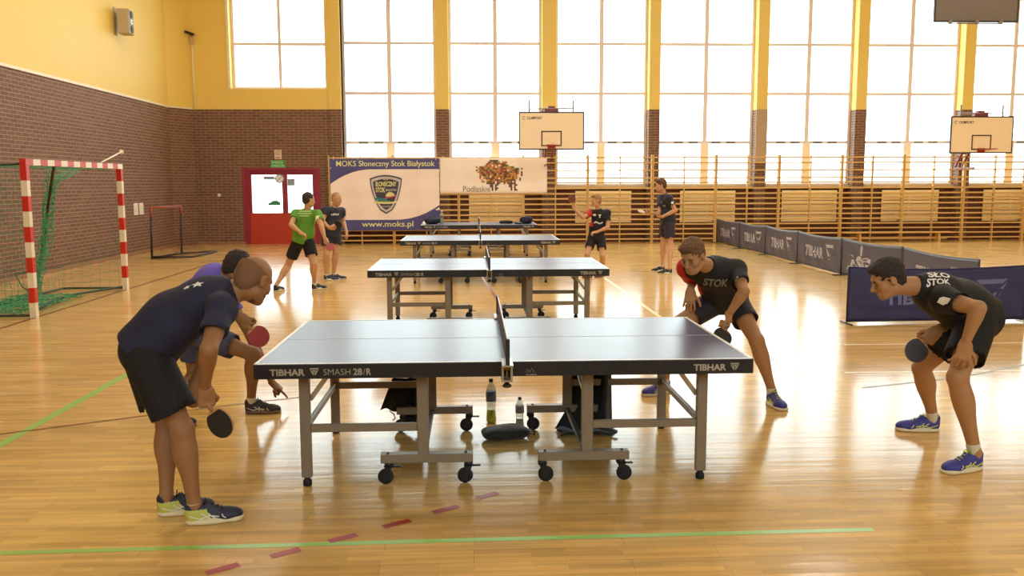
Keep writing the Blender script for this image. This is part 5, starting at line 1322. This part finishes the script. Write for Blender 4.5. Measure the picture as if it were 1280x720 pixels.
JOINTS = {
  'A': {'pelvis': (-1.677, 4.52, 0.887), 'mid': (-1.545, 4.52, 1.028), 'chest': (-1.386, 4.52, 1.126), 'neck': (-1.234, 4.52, 1.178), 'head': (-1.122, 4.55, 1.236), 'rs': (-1.235, 4.34, 1.117), 'ls': (-1.318, 4.7, 1.131), 're': (-1.243, 4.13, 0.956), 'rw': (-1.331, 4.33, 0.725), 'le': (-1.457, 4.86, 0.847), 'lw': (-1.531, 4.8, 0.644), 'rh': (-1.635, 4.42, 0.856), 'lh': (-1.728, 4.62, 0.852), 'rk': (-1.475, 4.4, 0.49), 'lk': (-1.633, 4.64, 0.464), 'ra': (-1.43, 4.391, 0.1), 'la': (-1.614, 4.517, 0.1), 'rheel': (-1.479, 4.38, 0.0), 'rt': (-1.201, 4.443, 0.0), 'lheel': (-1.662, 4.503, 0.0), 'lt': (-1.388, 4.583, 0.0)},
  'B': {'pelvis': (-2.165, 6.65, 0.709), 'mid': (-2.101, 6.62, 0.859), 'chest': (-1.959, 6.6, 0.999), 'neck': (-1.821, 6.56, 1.068), 'head': (-1.727, 6.52, 1.107), 'rs': (-1.81, 6.42, 0.965), 'ls': (-1.956, 6.8, 1.001), 're': (-1.754, 6.42, 0.788), 'rw': (-1.638, 6.22, 0.799), 'le': (-1.744, 6.86, 0.557), 'lw': (-1.559, 6.75, 0.195), 'rh': (-2.055, 6.55, 0.626), 'lh': (-2.174, 6.78, 0.613), 'rk': (-1.619, 6.46, 0.474), 'lk': (-2.182, 6.85, 0.245), 'ra': (-1.68, 6.577, 0.1), 'la': (-2.204, 6.19, 0.1), 'rheel': (-1.73, 6.577, 0.0), 'rt': (-1.445, 6.577, 0.0), 'lheel': (-2.252, 6.176, 0.0), 'lt': (-1.979, 6.258, 0.0)},
  'C': {'pelvis': (-2.742, 14.35, 0.824), 'mid': (-2.708, 14.33, 0.968), 'chest': (-2.671, 14.3, 1.15), 'neck': (-2.624, 14.28, 1.318), 'head': (-2.601, 14.25, 1.473), 'ls': (-2.831, 14.35, 1.252), 'rs': (-2.462, 14.22, 1.242), 'le': (-2.863, 14.1, 1.083), 'lw': (-2.681, 13.92, 0.965), 're': (-2.376, 14.05, 1.045), 'rw': (-2.322, 14.0, 0.869), 'lh': (-2.827, 14.38, 0.77), 'rh': (-2.631, 14.3, 0.774), 'lk': (-3.019, 14.5, 0.394), 'rk': (-2.546, 14.2, 0.444), 'la': (-3.155, 14.184, 0.1), 'ra': (-2.573, 14.368, 0.1), 'rheel': (-2.611, 14.335, 0.0), 'rt': (-2.395, 14.521, 0.0), 'lheel': (-3.17, 14.136, 0.0), 'lt': (-3.084, 14.408, 0.0)},
  'D': {'pelvis': (-2.521, 15.9, 0.824), 'mid': (-2.502, 15.9, 0.968), 'chest': (-2.483, 15.9, 1.155), 'neck': (-2.447, 15.88, 1.313), 'head': (-2.396, 15.85, 1.456), 'rs': (-2.584, 15.75, 1.26), 'ls': (-2.338, 16.0, 1.237), 're': (-2.629, 15.65, 1.066), 'rw': (-2.49, 15.55, 0.957), 'le': (-2.322, 16.05, 1.033), 'lw': (-2.24, 15.85, 0.883), 'rh': (-2.585, 15.85, 0.784), 'lh': (-2.448, 15.98, 0.776), 'rk': (-2.592, 15.75, 0.461), 'lk': (-2.444, 15.9, 0.491), 'ra': (-2.608, 15.785, 0.097), 'la': (-2.5, 15.916, 0.097), 'rheel': (-2.656, 15.792, 0.0), 'rt': (-2.383, 15.75, 0.0), 'lheel': (-2.548, 15.911, 0.0), 'lt': (-2.273, 15.939, 0.0)},
  'E': {'pelvis': (2.312, 16.1, 0.74), 'mid': (2.337, 16.08, 0.904), 'chest': (2.361, 16.05, 1.082), 'neck': (2.337, 16.0, 1.26), 'head': (2.289, 15.98, 1.407), 'rs': (2.197, 16.05, 1.186), 'ls': (2.504, 16.02, 1.185), 're': (2.039, 15.85, 1.106), 'rw': (1.877, 15.85, 1.252), 'le': (2.502, 15.9, 0.927), 'lw': (2.283, 15.8, 0.846), 'rh': (2.238, 16.1, 0.696), 'lh': (2.402, 16.1, 0.68), 'rk': (2.123, 15.9, 0.431), 'lk': (2.404, 15.9, 0.399), 'ra': (2.192, 15.949, 0.086), 'la': (2.434, 16.078, 0.086), 'rheel': (2.226, 15.975, 0.0), 'rt': (2.03, 15.828, 0.0), 'lheel': (2.468, 16.103, 0.0), 'lt': (2.272, 15.956, 0.0)},
  'F': {'pelvis': (3.824, 16.85, 0.95), 'mid': (3.805, 16.85, 1.136), 'chest': (3.77, 16.85, 1.337), 'neck': (3.716, 16.83, 1.523), 'head': (3.66, 16.8, 1.677), 'ls': (3.786, 16.65, 1.433), 'rs': (3.708, 17.0, 1.428), 'le': (3.902, 16.6, 1.205), 'lw': (3.657, 16.6, 1.085), 're': (3.664, 16.85, 1.152), 'rw': (3.487, 16.75, 1.141), 'lh': (3.834, 16.75, 0.893), 'rh': (3.785, 16.95, 0.899), 'lk': (3.845, 16.7, 0.54), 'rk': (3.76, 16.95, 0.539), 'la': (3.779, 16.443, 0.1), 'ra': (3.747, 16.932, 0.1), 'rheel': (3.796, 16.942, 0.0), 'rt': (3.517, 16.885, 0.0), 'lheel': (3.828, 16.448, 0.0), 'lt': (3.545, 16.419, 0.0)},
  'G': {'pelvis': (2.063, 6.98, 0.811), 'mid': (1.999, 6.86, 0.917), 'chest': (1.912, 6.7, 1.018), 'neck': (1.796, 6.56, 1.107), 'head': (1.651, 6.43, 1.18), 'ls': (2.039, 6.62, 1.063), 'rs': (1.683, 6.72, 1.062), 'le': (2.03, 6.38, 0.924), 'lw': (1.931, 6.42, 0.745), 're': (1.796, 6.98, 0.951), 'rw': (1.722, 6.76, 0.893), 'rh': (1.978, 6.98, 0.752), 'lh': (2.138, 6.94, 0.769), 'rk': (1.596, 6.88, 0.575), 'lk': (2.218, 6.62, 0.503), 'ra': (1.593, 7.031, 0.1), 'la': (2.352, 6.62, 0.1), 'rheel': (1.636, 7.056, 0.0), 'rt': (1.39, 6.912, 0.0), 'lheel': (2.35, 6.67, 0.0), 'lt': (2.364, 6.385, 0.0)},
  'H': {'pelvis': (3.183, 5.3, 0.885), 'mid': (3.074, 5.28, 0.96), 'chest': (2.915, 5.26, 1.035), 'neck': (2.723, 5.22, 1.101), 'head': (2.535, 5.19, 1.14), 'ls': (2.832, 5.08, 1.024), 'rs': (2.92, 5.44, 0.996), 'le': (2.92, 4.86, 1.006), 'lw': (2.88, 4.9, 0.798), 're': (3.178, 5.56, 0.813), 'rw': (2.967, 5.36, 0.795), 'lh': (3.108, 5.18, 0.869), 'rh': (3.214, 5.42, 0.845), 'lk': (2.902, 5.0, 0.566), 'rk': (3.0, 5.6, 0.495), 'la': (3.037, 4.997, 0.1), 'ra': (3.211, 5.81, 0.1), 'rheel': (3.261, 5.804, 0.0), 'rt': (2.978, 5.839, 0.0), 'lheel': (3.085, 5.013, 0.0), 'lt': (2.814, 4.925, 0.0)},
}

J_ = JOINTS
def J(k): return dict(J_[k])
def sub(a, b): return tuple(x-y for x, y in zip(a, b))
G_ = {}
hair_none = None
M_hbuzz = mat('short_grey_brown_stubble_hair', (124, 88, 62), 0.85, bump=0.5, bscale=300)
M_hdk = mat('dark_brown_hair', (44, 34, 30), 0.7, bump=0.7, bscale=160); M_hbr = mat('brown_hair', (112, 80, 50), 0.75, bump=0.8, bscale=160); M_hbl = mat('blond_brown_hair', (158, 122, 74), 0.7, bump=0.6, bscale=160)
M_hgy = mat('grey_dark_hair', (78, 66, 54), 0.75, bump=0.6, bscale=160)
sole_w = mat('pale_shoe_sole', (222, 210, 176), 0.6); sole_g = mat('brown_shoe_sole', (120, 98, 84), 0.6)
sh_navy = mat('navy_shoe', (38, 44, 66), 0.6); sh_blue = mat('blue_shoe', (52, 54, 140), 0.55); sh_dk = mat('dark_shoe', (44, 40, 44), 0.6); sh_black = mat('black_shoe', (30, 28, 30), 0.6); sh_red = mat('red_shoe', (140, 50, 56), 0.6)
st_y = mat('lime_shoe_stripe', (206, 214, 92), 0.5); st_w = mat('white_shoe_stripe', (220, 220, 210), 0.5); la_b = mat('black_laces', (26, 26, 28), 0.7); la_w = mat('white_laces', (225, 225, 215), 0.7)
st_y2 = mat('yellow_green_laces', (206, 220, 60), 0.6)

# --- A: bald man in the navy shirt, front left
a = J('A')
TA, shA, soA, oA = person('bald man in navy shirt and black shorts bending forward left of the nearest table', a,
  dict(skin=SKIN('tan', (152, 108, 72)), face=A_(1, .1, 0), look=(.50, .74, -.46), hup=(.3, .3, .9), shirt=M_navy, shorts=M_shorts, shoe=(sh_navy, sole_w, st_w, la_b, mat('lime_heel_panel', (190, 190, 90), 0.6)), sockh=.4, sock=mat('grey_sock', (176, 168, 140), 0.8),
       hair=M_hbuzz, hair_t=.003, baldtop=True, beard=mat('dark_stubble_beard', (104, 70, 50), 0.8, bump=0.5, bscale=300), sleeve=.66, short=.76, hem=.1, s=1.02, hs=1.03, loose=.02, sloose=.035, seed=4,
       rhand=((.06, .0, -1), (-.35, .9, .0), (1, .2, 0), 'grip'), lhand=((.3, -.2, -.9), (-.3, .2, -.9), (-.2, -1, 0), 'loose')))
def stars(mb):
    for cx, sz in ((-.055, .016), (.0, .024)):
        P = []
        for i in range(10):
            r = sz if i % 2 == 0 else sz*.45; t = PI/2+2*PI*i/10; P.append((cx+r*1.4*math.cos(t), 0, r*math.sin(t)))
        mb.add([(cx, 0, 0)]+P, [(0, 1+i, 1+(i+1) % 10) for i in range(10)])
ne = np.array(a['neck'])*.45+np.array(a['chest'])*.55-np.array(oA)
decal(shA, shA, 'shirt_print', M_print_w, tuple(A_(-1.37, 4.4, 1.24)-np.array(oA)), (1, 0, .3), (-.1, .8, .5), stars)

# --- B: man in the purple shirt behind
b = J('B')
TB, shB, soB, oB = person('person in purple shirt crouching half hidden behind the bald man, one finger pointing down', b,
  dict(skin=SKIN('brown', (140, 98, 64)), face=A_(1, 0, 0), look=(.8, .3, -.5), hup=(.45, 0, .9), shirt=M_purple, shorts=mat('blue_grey_shorts', (62, 66, 92), 0.7, bump=0.2), shoe=(sh_dk, sole_g, st_w, la_b), hair=M_hdk, hair_t=.02, s=.96, sleeve=.6, short=.66, seed=8, h=.010,
       brow=M_hdk, rhand=((.55, -.1, -.8), (.2, .95, -.2), (.5, 0, .8), 'grip'), lhand=((.78, 0, -.62), (-.6, 0, -.75), (.2, -.9, .2), 'point')))
# --- C
c = J('C')
TC, shC, soC, oC = person('player in bright green shirt and black shorts seen from behind near the red door', c,
  dict(skin=SKIN('light', (198, 150, 110)), face=A_(.35, .9, 0), look=(.75, .65, -.1), shirt=M_green, shorts=M_shorts, shoe=(sh_dk, sole_w, st_w, la_w), hair=M_hdk, hair_t=.008, s=1.0, sleeve=.55, short=.62, h=.013, hf=.008, seed=11,
       rhand=((.4, .3, -.85), (-.6, .5, 0), (.5, .5, 0), 'grip'), lhand=((.5, .4, -.3), (0, .5, -.8), (0, .5, .8), 'loose')))
def cprint(mb):
    for i, w in enumerate((.10, .12, .08)): quad_grid(mb, -w, .05-.035*i, w, .065-.035*i, 4)
decal(shC, shC, 'shirt_print', mat('pale_green_print', (190, 215, 140)), tuple((np.array(c['chest'])+np.array(c['neck']))/2-np.array(oC)+A_(-.02, -.1, 0)), (.93, -.36, 0), (0, 0, 1), cprint, .004)
def cpan(mb): quad_grid(mb, -.028, -.15, .028, .06, 6)
decal(shC, shC, 'side_panel', mat('pale_sleeve_panel', (226, 224, 170)), tuple(np.array(c['rs'])*.75+np.array(c['re'])*.25-np.array(oC)+A_(.0, -.05, -.03)), (.93, -.36, 0), (-.1, 0, 1), cpan, .004)
# --- D
d_ = J('D')
TD, shD, soD, oD = person('balding player in dark shirt and shorts standing by the club banner, facing right', d_,
  dict(skin=SKIN('light', (198, 150, 110)), face=A_(.9, -.4, 0), look=(.8, -.5, -.25), shirt=mat('dark_blue_shirt_cloth', (36, 40, 54), 0.7), shorts=mat('dark_teal_shorts', (30, 38, 50), 0.7), shoe=(sh_navy, sole_w, st_w, la_w), hair=mat('cropped_blond_hair', (170, 128, 92), 0.8), hair_t=.002, hairline=(.0, .03), s=1.0, sleeve=.55, short=.55, h=.013, hf=.008, seed=13,
       rhand=((.8, -.2, .0), (0, .8, .2), (0, 0, 1), 'grip'), lhand=((.2, 0, -.95), (-.9, 0, 0), (.2, -.9, 0), 'relaxed')))
def logo_small(mb):
    for i in range(5): quad_grid(mb, -.07+.03*i, -.012-.004*(i % 2), -.05+.03*i, .012+.006*(i % 3), 1)
decal(shD, shD, 'chest_print', M_print_w, tuple(np.array(d_['chest'])-np.array(oD)+A_(.06, -.12, .03)), (.55, .8, 0) if False else (.9, .3, .0), (0, 0, 1), logo_small, .004)
# --- E
e_ = J('E')
TE, shE, soE, oE = person('fair-haired boy in black shirt with one red sleeve raising a racket beside his head', e_,
  dict(skin=SKIN('light', (198, 150, 110)), face=A_(-.5, -.85, 0), look=(-.93, -.3, -.08), shirt=M_blackshirt, shorts=M_shorts, shoe=(sh_red, sole_g, st_w, la_w), hair=M_hbl, hair_t=.012, fringe=True, s=.86, hs=.95, sleeve=.62, short=.6, h=.012, hf=.0075, seed=15, redsleeve='r', redmat=M_redsl,
       rhand=((-.2, -.1, .95), (0, .9, 0), (.8, -.3, 0), 'grip'), lhand=((-.97, -.1, -.1), (0, .3, -.9), (0, -.2, .9), 'loose')))
def echest(mb):
    quad_grid(mb, -.085, .05, -.03, .085, 3); quad_grid(mb, .03, .015, .045, .07, 2); quad_grid(mb, .015, .06, .06, .075, 2)
    for i in range(7): quad_grid(mb, -.07+.022*i, -.09+.012*math.sin(i*1.1), -.055+.022*i, -.06+.015*math.sin(i*1.1), 1)
cen = lambda j, o: np.array(j['chest'])-np.array(o)
decal(shE, shE, 'chest_print', M_print_w, tuple(cen(e_, oE)+A_(-.05, -.11, 0)), (.86, -.5, 0), (0, 0, 1), echest, .004)
# --- F
f_ = J('F')
TF, shF, soF, oF = person('tall boy in dark shirt and shorts by the wall bars holding a racket out flat', f_,
  dict(skin=SKIN('light', (198, 150, 110)), face=A_(-.95, -.2, 0), look=(-.97, .05, -.12), shirt=mat('dark_plum_shirt_cloth', (32, 30, 42), 0.7), shorts=mat('dark_purple_shorts', (44, 34, 50), 0.7), shoe=(sh_black, sole_w, st_w, la_w), hair=mat('auburn_brown_hair', (92, 58, 40), 0.7), hair_t=.020, fringe=True, s=1.0, sleeve=.62, short=.66, h=.012, hf=.0075, seed=17, hem=.15,
       rhand=((-.9, -.1, .1), (0, .1, 1), (0, -1, .1), 'loose'), lhand=((-.95, .0, .05), (0, .1, 1), (0, -1, 0), 'loose')))
def patch(mb): quad_grid(mb, -.022, -.022, .022, .022, 2)
decal(shF, shF, 'sleeve_patch', M_print_w, tuple(np.array(f_['ls'])*.55+np.array(f_['le'])*.45-np.array(oF)+A_(0, -.05, .02)), (1, 0, 0), (0, 0, 1), patch, .004)
def fprint(mb): quad_grid(mb, -.03, 0, -.012, .05, 1); quad_grid(mb, .01, -.06, .06, -.03, 2)
decal(shF, shF, 'chest_print', M_print_g, tuple(cen(f_, oF)+A_(-.08, -.1, 0)), (1, -.3, 0), (0, 0, 1), fprint, .004)
# --- G
g = J('G')
TG, shG, soG, oG = person('brown-haired player in black shirt leaning over behind the right end of nearest table', g,
  dict(skin=SKIN('fair', (172, 126, 86)), face=A_(-.25, -.95, 0), look=(-.62, -.68, -.42), hup=(-.35, -.3, .88), shirt=M_blackshirt, shorts=mat('dark_plum_shorts', (32, 26, 38), 0.7, bump=0.2), shoe=(sh_blue, sole_w, st_y, st_y2), hair=M_hbr, hair_t=.018, fringe=True, brow=M_hbr, s=1.03, hs=1.06, sleeve=.66, short=.52, seed=21, redsleeve='r', redmat=M_redsl,
       rhand=((-.15, -.4, -.85), (.15, .85, -.45), (.9, 0, 0), 'knee', .5), lhand=((-.1, -.25, -.95), (-.9, .2, .1), (0, -1, -.2), 'grip')))
def gback(mb): text_into(mb, 'SŁONECZNY', (-.13, 0, 0), (1, 0, 0), (0, 0, 1), .04, 0, .02, .26)
decal(shG, shG, 'shoulder_lettering', M_print_w, tuple(A_(1.915, 6.62, 1.225)-np.array(oG)), (.95, .05, -.30), (-.1, .75, .65), gback)
def gchest(mb):
    text_into(mb, 'STOK', (-.12, 0, -.03), (1, 0, 0), (0, 0, 1), .07, 0, .03, .18)
decal(shG, shG, 'chest_print', M_print_g, tuple(cen(g, oG)+A_(-.01, -.14, -.06)), (.98, -.1, .0), (0, -.3, 1), gchest)
def gpatch(mb): mb.add([(-.026, 0, -.01), (.022, 0, -.02), (.03, 0, .014), (-.01, 0, .024)], [(0, 1, 2, 3)])
decal(shG, shG, 'sleeve_patch', M_print_w, tuple(A_(2.0, 6.45, 1.005)-np.array(oG)), (1, 0, 0), (0, 0, 1), gpatch)
# --- H
h_ = J('H')
TH, shH, soH, oH = person('dark-haired player in black shirt crouching at the right edge, hand on his knee', h_,
  dict(skin=SKIN('fair', (172, 126, 86)), face=A_(-1, .05, 0), look=(-.90, .06, -.42), hup=(-.42, 0, .9), shirt=M_blackshirt, shorts=M_shorts, shoe=(sh_blue, sole_w, st_y, st_y2), hair=M_hdk, hair_t=.016, fringe=True, brow=M_hdk, s=1.06, hs=1.0, sleeve=.56, short=.66, seed=25, sloose=.032, sockh=2.1, hem=.15,
       lhand=((-.15, .0, -.98), (.15, -.1 if False else .95, -.1), (.9, -.2, .3), 'knee', .9), rhand=((-.65, -.1, -.6), (.2, .9, 0), (-.6, 0, .5), 'grip')))
def hback(mb):
    text_into(mb, 'SŁO', (-.05, 0, .01), (1, 0, 0), (0, 0, 1), .05, 0, .03, .12); text_into(mb, 'STOK', (-.06, 0, -.05), (1, 0, 0), (0, 0, 1), .045, 0, .03, .12)
decal(shH, shH, 'back_lettering', M_print_w, tuple(A_(2.83, 5.17, 1.125)-np.array(oH)), (.93, -.1, -.22), (.1, .75, .65), hback)
def hpatch(mb): mb.add([(-.022, 0, -.012), (.0, 0, -.026), (.012, 0, -.012), (.022, 0, .018), (.0, 0, .024), (-.014, 0, .014)], [(0, 1, 2, 3, 4, 5)])
decal(shH, shH, 'sleeve_patch', M_print_w, tuple(A_(2.79, 4.98, 1.03)-np.array(oH)), (1, 0, 0), (0, 0, 1), hpatch)
def hch(mb): quad_grid(mb, -.05, -.015, .05, .018, 3)
decal(shH, shH, 'chest_print', M_print_g, tuple(A_(2.72, 5.12, .955)-np.array(oH)), (.8, 0, -.6), (.6, 0, .8), hch)

# ------------------------------------------------------------ rackets held by the players
def hold(j, a, hd, k=.088): return tuple(np.array(j[a+'w'])+nrm(np.array(hd))*k)
racket('black-faced racket held low by the bald man in the navy shirt', hold(a, 'r', (.06, .0, -1), .078), (.52, -.12, -.80), (-.5, -.85, .1), R_blk, R_red, 'rackets in the players hands')
racket('dark red racket held by the crouching person in purple behind the bald man', hold(b, 'r', (.55, -.1, -.8), .07), (.5, -.1, -.5), (.1, -1, .1), R_red, R_blk, 'rackets in the players hands')
racket('red racket held by the player in the green shirt', hold(c, 'r', (.4, .3, -.85), .08), (.3, -.4, -.3), (.3, -1, .1), R_red, R_blk, 'rackets in the players hands')
racket('racket held at the waist by the dark-shirted player at the banner', hold(d_, 'r', (.8, -.2, 0), .08), (.5, -.3, .3), (.2, -1, .2), R_blk, R_red, 'rackets in the players hands')
racket('brownish racket raised beside the head of the fair-haired boy', hold(e_, 'r', (-.2, -.1, .95), .07), (-.25, 0, .95), (.5, -1, .1), mat('brown_racket_rubber', (104, 50, 36), 0.5), R_blk, 'rackets in the players hands')
racket('pale racket held out flat by the tall boy at the wall bars', hold(f_, 'r', (-.9, -.1, .1), .085), (-1, .0, .25), (.2, -.35, .9), mat('pale_racket_face', (200, 176, 150), 0.5), R_blk, 'rackets in the players hands')
racket('black racket held low by the brown-haired player at the right end of the nearest table', hold(g, 'l', (-.1, -.25, -.95), .08), (-.45, -.5, -.6), (.3, -.75, .55), R_blk, R_red, 'rackets in the players hands')
racket('grey-black round racket held before the knee by the dark-haired player at the right', hold(h_, 'r', (-.65, -.1, -.6), .075), (-.55, -.1, -.45), (-.12, -1, .1), R_gry, R_red, 'rackets in the players hands')
